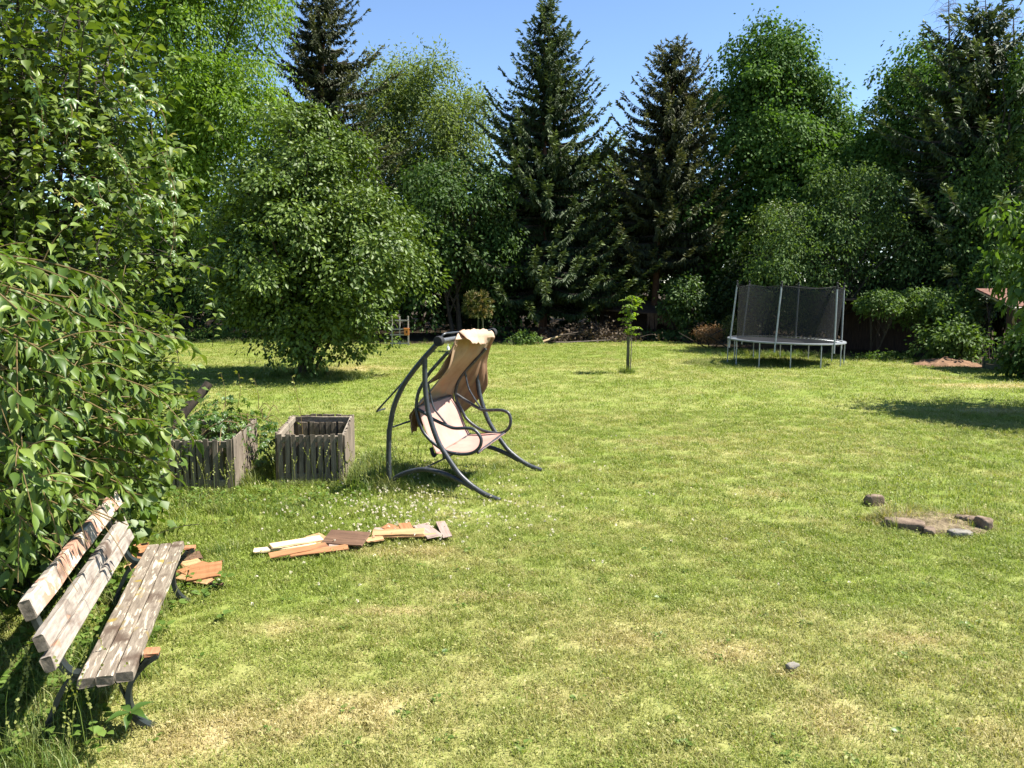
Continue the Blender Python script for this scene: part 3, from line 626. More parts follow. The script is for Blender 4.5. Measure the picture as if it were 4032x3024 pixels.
broadleaf('oak_tree', 'dark round tree at far right with dead twigs above it', 'tree', G(3640, 37),
          [B(3460, 3860, 120, 640, 37, 2.8), B(3330, 3620, 420, 900, 37.5, 2.2), B(3560, 4000, 420, 1180, 36.5, 2.5)], 250, 165, .165, M['maple'], 207, .26, wid=.7, rc=.85, flat=.25, droop=.5, noise=.34, shell=3)
broadleaf('ivy_tree', 'tree trunk wrapped in hanging ivy in front of the broad right conifer', 'tree', G(3860, 31),
          [B(3790, 3950, 480, 1180, 31, .8), B(3690, 3850, 640, 1120, 31, .8), B(3920, 4060, 150, 1000, 31.5, 1.1)], 330, 46, .14, M['ivy'], 208, .2, wid=.7, rc=.36, flat=.6, droop=.9)
broadleaf('pear_tree', 'spreading pear tree with forked stems behind the trampoline net', 'tree', G(3270, 32),
          [B(2960, 3420, 760, 1180, 32, 2), B(3300, 3760, 850, 1200, 32, 1.8), B(3160, 3560, 620, 960, 32.4, 1.8), B(2930, 3200, 900, 1230, 31.5, 1.4)], 330, 78, .12, M['pear'], 209, .13, stems=2, wid=.6, rc=.46, flat=.3, droop=.5, noise=.36, shell=3, fork=.3, nl=36)
broadleaf('locust_tree', 'small yellow-green locust growing in front of the dark maple', 'tree', G(3010, 36),
          [B(2960, 3180, 760, 920, 36, 1.2), B(2920, 3060, 850, 980, 36, .8), B(3060, 3200, 840, 960, 35.8, .8)], 46, 100, .13, M['plum'], 210, .1, wid=.45, rc=.55, flat=.14, noise=.4)
broadleaf('walnut_tree', 'large-leaved walnut reaching into the picture from the right edge', 'tree', (12.6, 16.6, 0),
          [((12.3, 16.6, 3.3), (2.3, 2.2, 1.5)), ((11.0, 16.0, 2.5), (1.1, 1.4, .8)), ((11.4, 17.2, 4.1), (1.3, 1.3, .8))], 300, 34, .19, M['walnut'], 211, .16, tpl=ROUND, wid=.42, rc=.42, flat=.3, droop=.6, noise=.3)

# dark interior of the wood and a far wood behind (reads as one mass)
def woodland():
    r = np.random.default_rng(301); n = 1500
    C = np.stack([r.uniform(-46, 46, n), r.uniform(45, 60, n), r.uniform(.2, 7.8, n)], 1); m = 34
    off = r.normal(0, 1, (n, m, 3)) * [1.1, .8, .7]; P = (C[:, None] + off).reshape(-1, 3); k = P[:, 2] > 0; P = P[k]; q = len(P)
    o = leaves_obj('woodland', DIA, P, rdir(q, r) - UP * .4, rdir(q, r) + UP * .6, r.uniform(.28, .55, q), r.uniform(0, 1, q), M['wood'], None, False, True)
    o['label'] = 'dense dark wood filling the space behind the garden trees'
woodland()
def bush(name, label, px0, px1, py0, py1, Y, ry, ncl, per, leaf, mat, seed, group='shrubs along the wood edge', **kw):
    b = B(px0, px1, py0, py1, Y, ry); c = np.array([b[0][0], Y, 0])
    kw = dict(dict(rc=.36, flat=.4, wid=.6, trunk=.04, stems=3, nl=14, upb=.35), **kw)
    return broadleaf(name, label, 'shrub', c, [b], ncl, per, leaf, M[mat], seed, group=group, **kw)
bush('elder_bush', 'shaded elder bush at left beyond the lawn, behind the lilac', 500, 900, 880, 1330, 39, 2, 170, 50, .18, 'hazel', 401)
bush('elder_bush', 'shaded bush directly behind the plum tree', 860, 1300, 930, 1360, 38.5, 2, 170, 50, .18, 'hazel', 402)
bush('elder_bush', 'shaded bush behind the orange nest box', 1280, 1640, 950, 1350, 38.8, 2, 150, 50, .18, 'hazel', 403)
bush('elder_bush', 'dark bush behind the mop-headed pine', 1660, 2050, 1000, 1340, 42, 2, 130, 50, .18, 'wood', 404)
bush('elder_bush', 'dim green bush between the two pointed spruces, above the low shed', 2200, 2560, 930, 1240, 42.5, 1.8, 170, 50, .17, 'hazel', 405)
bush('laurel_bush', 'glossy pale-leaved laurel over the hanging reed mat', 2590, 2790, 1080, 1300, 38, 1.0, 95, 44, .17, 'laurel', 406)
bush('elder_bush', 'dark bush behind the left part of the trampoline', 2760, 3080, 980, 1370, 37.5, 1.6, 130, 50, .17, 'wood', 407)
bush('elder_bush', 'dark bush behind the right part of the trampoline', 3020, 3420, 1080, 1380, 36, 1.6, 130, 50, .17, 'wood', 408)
bush('creeper_mound', 'bright leafy mound of creeper over the dark shed at right', 3500, 3850, 1125, 1300, 29.5, 1.6, 170, 50, .12, 'mound', 409, rc=.3, flat=.2, shell=5)
bush('creeper_mound', 'smaller yellowish creeper mound hanging over the dark shed doorway', 3370, 3540, 1145, 1225, 29.2, 1.0, 70, 46, .11, 'mound', 410, rc=.25, flat=.2, shell=5)
bush('knotweed_bush', 'big-leaved green shrub beside the bare soil heap', 3610, 3890, 1255, 1430, 27.6, 1.0, 120, 40, .14, 'mound', 411, rc=.28)
bush('elder_bush', 'leafy shrub under the walnut, left of the tiled roof corner', 3830, 4040, 1000, 1190, 28.2, .8, 90, 44, .14, 'ivy', 412)
bush('elder_bush', 'dark shrub at the right edge below the roof corner', 3940, 4170, 1290, 1470, 22.9, .6, 80, 44, .14, 'hazel', 413)
bush('dry_bush', 'withered orange-brown shrub left of the trampoline', 2725, 2860, 1282, 1345, 33.2, .6, 60, 36, .10, 'dryleaf', 414, rc=.2, wid=.35)
bush('dry_bush', 'small greenish-brown weeds at the trampoline left pole', 2830, 2990, 1240, 1345, 32.2, .5, 50, 34, .10, 'pine', 415, rc=.2, wid=.35)
bush('elder_bush', 'low leafy plant at the lawn edge right of the swing canopy', 2000, 2120, 1310, 1362, 35.2, .5, 40, 34, .12, 'mound', 416, rc=.2)
bush('ground_ivy', 'pale ground-cover leaves round the foot of the brownish spruce', 2480, 2760, 1300, 1340, 38.2, .8, 80, 34, .12, 'laurel', 417, rc=.25, flat=.15)
bush('ground_ivy', 'low ground cover between trampoline and soil heap', 3380, 3640, 1385, 1432, 28.4, .6, 60, 30, .10, 'mound', 418, rc=.2, flat=.2)
bush('elder_bush', 'low nettles along the lawn edge behind the plum tree', 640, 1050, 1290, 1352, 37.4, .5, 90, 34, .12, 'mound', 419, rc=.25)

# ------------------------------------------------------------------ large shrubs at the left, close to the camera
def single_leaves(parent, tpls, P, D, N, S, T, mat, count, rest_name='foliage'):
    """the leaves nearest the camera (as seen) are objects of their own, sharing a few meshes; the others are one part"""
    V = P - EYE; fw = V[:, 1] * math.cos(PITCH) - V[:, 2] * math.sin(PITCH); up = V[:, 1] * math.sin(PITCH) + V[:, 2] * math.cos(PITCH)
    sx = V[:, 0] / fw * F_PX; sy = up / fw * F_PX
    vis = (np.abs(sx) < 2016) & (np.abs(sy) < 1512); score = np.where(vis, S / fw, 0)
    big = np.argsort(-score)[:count]; rest = np.setdiff1d(np.arange(len(P)), big)
    meshes = []
    for k, tp in enumerate(tpls):
        for q, tv in enumerate((.15, .4, .65, .9)):
            me = mesh_np('leaf', tp[0], tp[1], np.full(len(tp[0]), tv), True); me.materials.append(mat); meshes.append(me)
    o0 = ORG[parent]; Y = unit(D); Z = unit(N - Y * np.sum(N * Y, 1, keepdims=True)); X = np.cross(Y, Z)
    for j in big:
        me = meshes[int(j) % len(tpls) * 4 + min(3, int(T[j] * 4))]
        m = Matrix(((X[j][0], Y[j][0], Z[j][0], 0), (X[j][1], Y[j][1], Z[j][1], 0), (X[j][2], Y[j][2], Z[j][2], 0), (0, 0, 0, 1)))
        mm = Matrix.Translation(Vector(P[j] - o0)) @ m @ Matrix.Scale(float(S[j]), 4)
        link('leaf', me, None, parent, mm)
    o = leaves_obj(rest_name, tpls[0], P[rest], D[rest], N[rest], S[rest], T[rest], mat, parent, True, True)
    return o
def shoot(r, P0, P1, n, size, sag=.1, spread=.9, hang=.6, tmean=.5):
    """leaves set alternately along a twig; returns twig points and leaf data"""
    P0 = np.asarray(P0, float); P1 = np.asarray(P1, float); L = np.linalg.norm(P1 - P0); t = np.linspace(0, 1, 9)[:, None]
    pts = P0 + (P1 - P0) * t - UP * (t ** 2 * sag * L) + UP * (np.sin(t * np.pi) * sag * .5 * L)
    u = np.linspace(.1, 1, n) + r.normal(0, .01, n); ip = np.stack([np.interp(u, t[:, 0], pts[:, j]) for j in range(3)], 1)
    tg = unit(P1 - P0); sd = unit(np.cross(tg, UP)); s = np.where(np.arange(n) % 2 == 0, 1, -1)[:, None]
    D = unit(tg * .55 + sd * s * spread * r.uniform(.5, 1.2, (n, 1)) - UP * hang * r.uniform(.3, 1.4, (n, 1)) + r.normal(0, .2, (n, 3)))
    D[-1] = unit(tg - UP * .3)
    N = unit(UP + sd * s * -.3 + r.normal(0, .4, (n, 3))); S = size * r.uniform(.65, 1.15, n); T = np.clip(r.normal(tmean, .26, n), 0, 1)
    return pts, ip + D * size * .12, D, N, S, T
def lilac():
    r = np.random.default_rng(501); base = np.array([-4.5, 7.5, 0]); t = thing('lilac', 'tall lilac shrub with heart-shaped leaves filling the upper left corner', 'shrub', base)
    acc = [[], [], [], [], []]; mb = MB(); tw = MB()
    stems = []
    for k in range(15):
        a = r.uniform(0, 6.28); q = r.uniform(.2, 1)
        tip = np.array([-4.55 + 1.35 * q * math.cos(a), 7.4 + 1.1 * q * math.sin(a), r.uniform(4.3, 6.2)])
        b = base + np.array([r.normal(0, .3), r.normal(0, .3), -.05])
        pts = limb(mb, b, tip, .035, .010, r, .07, .02, 14, 6); stems.append(pts)
    for k in range(1250):
        pts = stems[r.integers(len(stems))]; f = r.uniform(.12, 1); i = min(int(f * (len(pts) - 1)), len(pts) - 2); p = pts[i] + (pts[i + 1] - pts[i]) * r.uniform()
        zc = (p[2] - 3.0) / 3.3
        env = np.array([1.68, 1.55]) * math.sqrt(max(.15, 1 - zc * zc * .8)) * (.72 + .5 * vnoise(p[2] * 2.2 + k * .01, k % 7, 3))
        d = unit(np.array([r.normal(.45, .8), r.normal(-.55, .8), r.normal(.25, .4)])); e = np.array([-4.6, 7.4, p[2]]) + d * [env[0], env[1], .3]
        q = r.uniform(.55, 1.05); e = p * (1 - q) + e * q; L = np.linalg.norm(e - p)
        if L < .2: continue
        dd = unit((e - p) * [.45, .45, 0] / L + UP * r.uniform(.1, .9) + r.normal(0, .3, 3)); tp, P, D, N, S, T = shoot(r, e - dd * r.uniform(.35, .6), e, int(r.integers(9, 17)), .088, .10, .9, .55)
        tw.tube(tp[::2], np.linspace(.004, .0018, 5), 3, False)
        if r.uniform() < .6: tw.tube(np.array([p, tp[0]]), .0045, 3, False)
        for A, b in zip(acc, (P, D, N, S, T)): A.append(b)
    for k in range(260):
        e = np.array([r.uniform(-5.0, -3.15), r.uniform(6.2, 7.1), r.uniform(1.2, 3.1)]); dd = unit(np.array([r.normal(.2, .4), r.normal(-.3, .4), r.uniform(.2, .9)]))
        tp, P, D, N, S, T = shoot(r, e - dd * r.uniform(.35, .55), e, 11, .088, .1, .9, .55); tw.tube(tp[::2], np.linspace(.004, .0018, 5), 3, False)
        for A, b in zip(acc, (P, D, N, S, T)): A.append(b)
    # a few long shoots leaning out to the right, as in the picture
    for (x0, y0, x1, y1, Y) in ((560, 1130, 850, 930, 6.9), (520, 1000, 860, 1040, 6.8), (560, 640, 740, 560, 7.0), (600, 760, 760, 690, 7.1), (480, 300, 620, 40, 7.2), (380, 420, 470, 20, 7.0), (300, 500, 330, 60, 6.6), (600, 480, 690, 330, 7.2)):
        tp, P, D, N, S, T = shoot(r, W(x0, y0, Y + .2), W(x1, y1, Y), 15, .105, .06, .9, .5, .55)
        tw.tube(tp, np.linspace(.008, .003, 9), 5, False)
        for A, b in zip(acc, (P, D, N, S, T)): A.append(b)
    P, D, N, S, T = [np.concatenate(a) for a in acc]
    mb.build('stem', M['bark'], t); tw.build('twigs', M['bark'], t)
    single_leaves(t, [HEART, leaf_shape([.33, .37, .25, .1], .32, .35)], P, D, N, S, T, M['lilac'], 290)
    # soft inner mass of smaller shaded leaves so the shrub is closed
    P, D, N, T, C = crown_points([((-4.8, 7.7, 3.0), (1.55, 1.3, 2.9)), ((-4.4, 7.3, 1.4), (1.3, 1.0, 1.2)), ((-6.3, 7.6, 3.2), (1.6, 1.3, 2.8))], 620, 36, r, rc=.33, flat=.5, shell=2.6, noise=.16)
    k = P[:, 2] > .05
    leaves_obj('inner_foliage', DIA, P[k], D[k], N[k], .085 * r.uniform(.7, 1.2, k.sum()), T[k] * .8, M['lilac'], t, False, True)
lilac()
def over_bench(P):
    V = P - EYE; fw = V[:, 1] * math.cos(PITCH) - V[:, 2] * math.sin(PITCH); up = V[:, 1] * math.sin(PITCH) + V[:, 2] * math.cos(PITCH)
    x = 2016 + V[:, 0] / fw * F_PX; y = 1512 - up / fw * F_PX
    poly = [(0, 2560), (0, 2300), (370, 1930), (500, 1950), (760, 2110), (560, 2720), (250, 2760)]; ins = np.zeros(len(P), bool); j = len(poly) - 1
    for i in range(len(poly)):
        (xi, yi), (xj, yj) = poly[i], poly[j]; ins ^= ((yi > y) != (yj > y)) & (x < (xj - xi) * (y - yi) / (yj - yi + 1e-9) + xi); j = i
    return ins
def cherry():
    r = np.random.default_rng(502); base = np.array([-4.35, 5.6, 0]); t = thing('cherry_tree', 'young cherry tree with long drooping leaves beside the bench', 'tree', base)
    mb = MB(); mb.tube(limb(MB(), base - UP * .05, base + [-.1, .1, 3.2], .06, .03, r, .04, 0, 8, 8), np.linspace(.06, .025, 8), 8)
    acc = [[], [], [], [], []]; tw = MB()
    tips = [(690, 1275, 6.0), (610, 1480, 5.8), (640, 1630, 5.9), (600, 1760, 5.9), (560, 1900, 5.8), (500, 2010, 5.4), (430, 1990, 5.2), (430, 1040, 5.2), (260, 1010, 4.6), (330, 1180, 5.0), (480, 1330, 5.4),
            (200, 1330, 4.7), (420, 1560, 5.2), (230, 1620, 4.8), (380, 1760, 5.1), (180, 1850, 4.8), (300, 1960, 5.0), (120, 2010, 4.7), (80, 1480, 4.5), (60, 1120, 4.3), (120, 1730, 4.6), (240, 2090, 4.9), (60, 2200, 4.8), (540, 1180, 5.8),
            (350, 1400, 5.3), (520, 1660, 5.6), (470, 1850, 5.5), (40, 1900, 4.6), (150, 1180, 4.6), (30, 2350, 5.2), (90, 2120, 5.2), (560, 1570, 6.0), (300, 1280, 5.4), (400, 1900, 5.6), (260, 1450, 5.1), (330, 1680, 5.3)]
    for (px, py, Y) in tips:
        e = W(px, py, Y); b = base + np.array([0, 0, np.clip(e[2] + r.uniform(-.1, .35), .5, 3)]); L = np.linalg.norm(e - b)
        tp, P, D, N, S, T = shoot(r, b + (e - b) * .3, e, int(22 * L / 2) + 6, .135, .08, .8, .75, .5)
        br = MB(); br.tube(np.vstack([b[None], tp]), np.concatenate([[.014], np.linspace(.011, .0035, 9)]), 6); br.build('branch', M['twig'], t)
        for A, c in zip(acc, (P, D, N, S, T)): A.append(c)
        for s in range(5):         # side twigs
            q = r.uniform(.3, .95); p = np.array([np.interp(q, np.linspace(0, 1, 9), tp[:, j]) for j in range(3)])
            d = unit(unit(e - b) * .6 + r.normal(0, .55, 3) - UP * .2); p2, P, D, N, S, T = shoot(r, p, p + d * r.uniform(.25, .5), 9, .125, .15, .8, .8, .5)
            tw.tube(p2, np.linspace(.004, .002, 9), 4, False)
            for A, c in zip(acc, (P, D, N, S, T)): A.append(c)
    P, D, N, S, T = [np.concatenate(a) for a in acc]
    k = (P[:, 2] > .03) & ~over_bench(P); P, D, N, S, T = P[k], D[k], N[k], S[k], T[k]
    mb.build('trunk', M['bark'], t); tw.build('twigs', M['twig'], t)
    single_leaves(t, [LANCE, leaf_shape([.12, .20, .19, .13, .05], .36, .48), leaf_shape([.11, .18, .20, .15, .055], .16, .15)], P, D, N, S, T, M['cherry'], 300)
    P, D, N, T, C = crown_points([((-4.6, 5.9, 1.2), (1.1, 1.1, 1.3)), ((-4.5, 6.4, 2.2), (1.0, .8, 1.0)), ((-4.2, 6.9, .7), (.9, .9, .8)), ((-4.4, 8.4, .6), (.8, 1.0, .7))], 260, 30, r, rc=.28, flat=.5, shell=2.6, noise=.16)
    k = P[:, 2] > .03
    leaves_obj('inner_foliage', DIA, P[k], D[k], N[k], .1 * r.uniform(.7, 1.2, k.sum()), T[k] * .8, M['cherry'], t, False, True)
cherry()
def hanging_creeper():
    r = np.random.default_rng(504); base = np.array([-4.0, 7.2, 0]); t = thing('climbing_creeper', 'yellow-green creeper strands hanging down over the lilac', 'climbing plant', base); st = MB(); P = []; D = []; N = []; S = []
    for (x0, y0, x1, y1, Y) in ((600, 380, 690, 720, 6.7), (640, 600, 670, 1010, 6.7), (420, 560, 560, 850, 6.2), (520, 330, 600, 560, 6.8), (330, 700, 420, 800, 6.0), (250, 380, 300, 640, 6.1), (560, 760, 640, 900, 6.6), (120, 300, 170, 560, 6.0), (660, 660, 700, 1060, 6.9), (450, 120, 520, 420, 6.8), (210, 760, 330, 860, 5.8)):
        a = W(x0, y0, Y + .1); b = W(x1, y1, Y); pts = spline([a, a + (b - a) * .35 + [.06, -.05, .05], a + (b - a) * .7 + r.normal(0, .03, 3), b], 6); st.tube(pts, np.linspace(.004, .002, len(pts)), 4)
        n = 16; u = np.linspace(0, 1, n); k = (u * (len(pts) - 1)).astype(int); P.append(pts[k] + r.normal(0, .015, (n, 3))); D.append(unit(r.normal(0, .6, (n, 3)) + [.2, -.4, -.7])); N.append(unit(r.normal(0, .4, (n, 3)) + [.3, -.4, .7])); S.append(.11 * (1.05 - .45 * u) * r.uniform(.8, 1.2, n))
    P = np.concatenate(P); b = np.array([P[:, 0].mean(), P[:, 1].mean() + .4, 0]); st.tube(np.array([base - UP * .03, base + [0, -.1, 2], base + [.1, -.2, 4.2]]), .012, 6)
    st.build('stems', M['twig'], t); leaves_obj('foliage', PALM, P, np.concatenate(D), np.concatenate(N), np.concatenate(S), np.clip(r.normal(.72, .14, len(P)), 0, 1), M['creeper'], t, True, True)
hanging_creeper()
def creeper():
    r = np.random.default_rng(503); base = np.array([-4.1, 11.2, 0]); t = thing('creeper', 'creeper with five-fingered leaves overgrowing the left slatted crate', 'climbing plant', base)
    P = []; D = []; N = []; S = []; st = MB()
    def patch(c, rad, n, s=.13):
        a = rdir(n, r); a[:, 2] = np.abs(a[:, 2]) * 1.1 - .15; q = r.uniform(.75, 1.05, (n, 1)); P.append(np.array(c) + a * np.array(rad) * q)
        nn = unit(a + UP * .7 + r.normal(0, .35, (n, 3))); N.append(nn); D.append(unit(np.cross(nn, r.normal(size=(n, 3))) - UP * .5)); S.append(s * r.uniform(.6, 1.2, n))
    patch((-4.1, 11.25, .55), (.52, .85, .42), 300); patch((-4.7, 10.9, .5), (.45, .7, .45), 220); patch((-4.3, 12.1, .6), (.8, .4, .5), 140); patch((-3.42, 11.6, .25), (.2, .7, .5), 150); patch((-4.9, 10.0, .3), (.5, .5, .5), 170); patch((-5.2, 11.5, .7), (.6, 1.0, .7), 150)
    P1 = np.concatenate(P); D1 = np.concatenate(D); N1 = np.concatenate(N); S1 = np.concatenate(S); T1 = np.clip(r.normal(.45, .22, len(P1)), 0, 1)
    # upright new shoots
    for (px, py, Y, h) in ((735, 1480, 11.5, .45), (870, 1470, 11.4, .5), (940, 1470, 11.5, .5), (1000, 1490, 11.6, .45), (1150, 1480, 11.7, 1.0), (660, 1560, 11, .3)):
        e = W(px, py, Y); b = e - UP * h + [r.normal(0, .05), .05, 0]; pts = spline([b, (b + e) / 2 + [.03, 0, 0], e], 5); st.tube(pts, np.linspace(.005, .002, len(pts)), 4)
        k = 7; f = np.linspace(.3, 1, k); P1 = np.concatenate([P1, b + (e - b) * f[:, None]]); D1 = np.concatenate([D1, unit(r.normal(0, 1, (k, 3)) * [1, 1, .3] + UP * .1)]); N1 = np.concatenate([N1, unit(UP + r.normal(0, .4, (k, 3)))]); S1 = np.concatenate([S1, np.full(k, .085)]); T1 = np.concatenate([T1, np.full(k, .97)])
    for k in range(26):
        a = np.array([r.uniform(-4.8, -3.4), r.uniform(10.3, 12.2), .8]); b = a + [r.normal(0, .4), r.normal(0, .4), r.uniform(-.5, .1)]; st.tube(spline([a, (a + b) / 2 + UP * .1, b], 4), .005, 4)
    leaves_obj('foliage', PALM, P1, D1, N1, S1, T1, M['creeper'], t, True, True); st.build('stems', M['twig'], t)
creeper()

# ------------------------------------------------------------------ plank helper: a slightly uneven board with its own grain axis
def plank_mesh(L, w, th, r, nseg=10, wob=.004, jag=0.0):
    xs = np.linspace(-L / 2, L / 2, nseg); V = []; F_ = []; c = .12 * min(w, th)
    prof = [(-w / 2 + c, -th / 2), (w / 2 - c, -th / 2), (w / 2, -th / 2 + c), (w / 2, th / 2 - c), (w / 2 - c, th / 2), (-w / 2 + c, th / 2), (-w / 2, th / 2 - c), (-w / 2, -th / 2 + c)]
    for k, x in enumerate(xs):
        for (y, z) in prof:
            e = (k == 0 or k == nseg - 1); V.append((x + (r.normal(0, .003) + r.uniform(-jag, jag) if e else 0), y + r.normal(0, wob), z + r.normal(0, wob * .5)))
    for k in range(nseg - 1):
        for j in range(8):
            j2 = (j + 1) % 8; F_.append((k * 8 + j, k * 8 + j2, k * 8 + 8 + j2, k * 8 + 8 + j))
    F_.append(tuple(range(8))[::-1]); F_.append(tuple((nseg - 1) * 8 + j for j in range(8)))
    me = bpy.data.meshes.new('plank'); me.from_pydata([tuple(map(float, v)) for v in V], [], F_); me.update(); return me
def frame_matrix(c, x, z):
    x = unit(x); z = np.asarray(z, float); z = unit(z - x * np.dot(x, z)); y = np.cross(z, x)
    return Matrix(((x[0], y[0], z[0], c[0]), (x[1], y[1], z[1], c[1]), (x[2], y[2], z[2], c[2]), (0, 0, 0, 1)))
def plank(name, p0, p1, w, th, up, mat, parent=None, r=None, end=None, **kw):
    r = r or rng; p0 = np.asarray(p0, float); p1 = np.asarray(p1, float); me = plank_mesh(np.linalg.norm(p1 - p0), w, th, r, **kw)
    me.materials.append(mat)
    if end is not None:
        me.materials.append(end); me.polygons[len(me.polygons) - 1].material_index = 1; me.polygons[len(me.polygons) - 2].material_index = 1
    c = (p0 + p1) / 2
    if parent is not None: c = c - ORG[parent]
    return link(name, me, None, parent, frame_matrix(c, p1 - p0, up))

# ------------------------------------------------------------------ park bench
def bench():
    r = np.random.default_rng(601); u = unit(np.array([-.26, .965, 0])); w = unit(np.array([.965, .26, 0]))
    def L(a, b, z): return u * a + w * b + UP * z
    base = L(6.2, -1.2, 0); t = thing('park_bench', 'old wooden park bench with cast-iron legs and flaking paint at left', 'bench', base)
    sd = unit(w * .3 + UP)
    for (b, z, ww) in ((-1.185, .418, .098), (-1.084, .425, .098), (-.982, .432, .100)):
        a0 = 4.95 + r.normal(0, .015); plank('seat_plank', L(a0, b, z), L(a0 + 2.50, b, z), ww - .004, .058, UP + w * -.04, M['seat_wood'], t, r, M['endgrain'], nseg=16, wob=.0025)
    bn = unit(w + UP * .36)
    for (b, z, ww, m, a0, a1) in ((-1.465, .865, .125, M['back_wood'], 5.0, 7.50), (-1.405, .672, .100, M['back_wood2'], 4.98, 7.42), (-1.372, .555, .092, M['back_wood2'], 4.96, 7.44)):
        plank('back_plank', L(a0, b, z), L(a1, b, z), ww, .062, bn, m, t, r, M['endgrain'], nseg=16, wob=.003)
    for a in (5.17, 7.22):
        f = MB()
        def strap(pts, wd=.068, th=.030):
            P = spline([L(a, p, q) for p, q in pts], 6); n = len(P); Tn = unit(np.gradient(P, axis=0)); nn = np.cross(Tn, u); V = []; Fs = []
            for k in range(n):
                for (i, j) in ((-1, -1), (1, -1), (1, 1), (-1, 1)): V.append(P[k] + u * i * wd / 2 + nn[k] * j * th / 2)
            for k in range(n - 1):
                for j in range(4): Fs.append((4 * k + j, 4 * k + (j + 1) % 4, 4 * k + 4 + (j + 1) % 4, 4 * k + 4 + j))
            Fs += [(3, 2, 1, 0), tuple(4 * n - 4 + j for j in range(4))]; f.add(V, Fs)
        strap([(-.88, .445), (-.93, .385), (-1.0, .385), (-1.15, .380), (-1.27, .385), (-1.33, .42), (-1.385, .52), (-1.44, .64), (-1.505, .84), (-1.52, .90)])
        f.build('side_frame', M['iron'], t, False); f = MB()
        strap([(-.83, .455), (-.91, .40), (-.985, .30), (-1.005, .20), (-.99, .11), (-.945, .04), (-.86, -.02)]); f.build('leg', M['iron'], t, False); f = MB()
        strap([(-1.28, .385), (-1.36, .30), (-1.42, .17), (-1.47, .05), (-1.52, -.02)]); f.build('leg', M['iron'], t, False); f = MB()
        strap([(-1.12, .375), (-1.06, .30), (-1.02, .2)], .03, .012); f.build('brace', M['iron'], t, False)
        plank('wood_stub', L(a - .03, -.865, .466), L(a + .05, -.865, .466), .085, .022, UP, M['rustwood'], t, r, nseg=4, jag=.01)
bench()

# ------------------------------------------------------------------ slatted crates
def crate(label, c00, ex, ey, wd, ln, h, seed, nfront, nside, gaps=()):
    """c00 near left corner, ex along the front, ey backwards"""
    r = np.random.default_rng(seed); c00 = np.array(c00, float); t = thing('slatted_crate', label, 'crate', c00, 'slatted crates by the hedge')
    def Q(a, b, z): return c00 + ex * a + ey * b + UP * z
    def slat(p, out, hh, ww):
        lean = r.normal(0, .012); plank('slat', p - UP * .04, p + UP * hh + np.cross(out, UP) * lean, ww, .022, out, M['slat_v'], t, r, nseg=4, wob=.0015)
    for k in range(nfront):
        if k in gaps: continue
        a = (k + .5) / nfront * wd; slat(Q(a, -.012, 0), -ey, h + r.normal(0, .006), wd / nfront * .70)
        slat(Q(a, ln + .012, 0), ey, h + r.normal(0, .006), wd / nfront * .95)
    for k in range(nside):
        b = (k + .5) / nside * ln; slat(Q(-.012, b, 0), -ex, h + r.normal(0, .008), ln / nside * .93); slat(Q(wd + .012, b, 0), ex, h + r.normal(0, .008), ln / nside * .9)
    for k in range(nfront - 1):      # inner layer added behind the gaps to make them read dark
        a = (k + 1) / nfront * wd; slat(Q(a, .085, 0), -ey, h - .10, wd / nfront * .80); slat(Q(a, ln - .085, 0), ey, h - .10, wd / nfront * .8)
    for z in (h - .055, .12):
        for (a, b) in ((Q(.012, .03, z), Q(.012, ln - .03, z)), (Q(wd - .012, .03, z), Q(wd - .012, ln - .03, z)), (Q(.02, .016, z - .012), Q(wd - .02, .016, z - .012)), (Q(.02, ln - .016, z - .012), Q(wd - .02, ln - .016, z - .012))):
            plank('rail', a, b, .085, .040, UP if z > .3 and False else np.cross(b - a, UP), M['slat'], t, r, nseg=5, wob=.002)
M['slat_v'] = noise_mat('grey_weathered_slat_upright', [(.25, (.080, .062, .046)), (.5, (.175, .140, .104)), (.75, (.30, .25, .19))], (.5, 8, 8), 5, .9, .6,
    extra=[(2.5, .54, .70, (.075, .062, .050), True)], bdist=.005)
crate('empty right one of the two grey slatted crates, next to the swing', (-3.12, 10.8, 0), unit(np.array([1, .0, 0])), unit(np.array([-.12, 1., 0])), .89, 1.62, .68, 611, 10, 19)
crate('left slatted crate overgrown with creeper, one front slat missing', (-4.60, 10.42, 0), unit(np.array([1, 0, 0])), unit(np.array([-.13, 1, 0])), 1.02, 1.66, .68, 612, 11, 20, gaps=(9,))
def cut_log():
    a = W(700, 1650, 11.2); b = W(822, 1512, 11.5); r = np.random.default_rng(3); o = MB(); p = np.array([a + (b - a) * s + r.normal(0, .006, 3) for s in np.linspace(-.5, 1, 9)])
    o.tube(p, np.linspace(.075, .062, 9), 10)
    x = o.build('cut_branch', M['bark'], None, True, p[0]); tag(x, 'sawn-off branch sticking up out of the creeper', 'log')
cut_log()

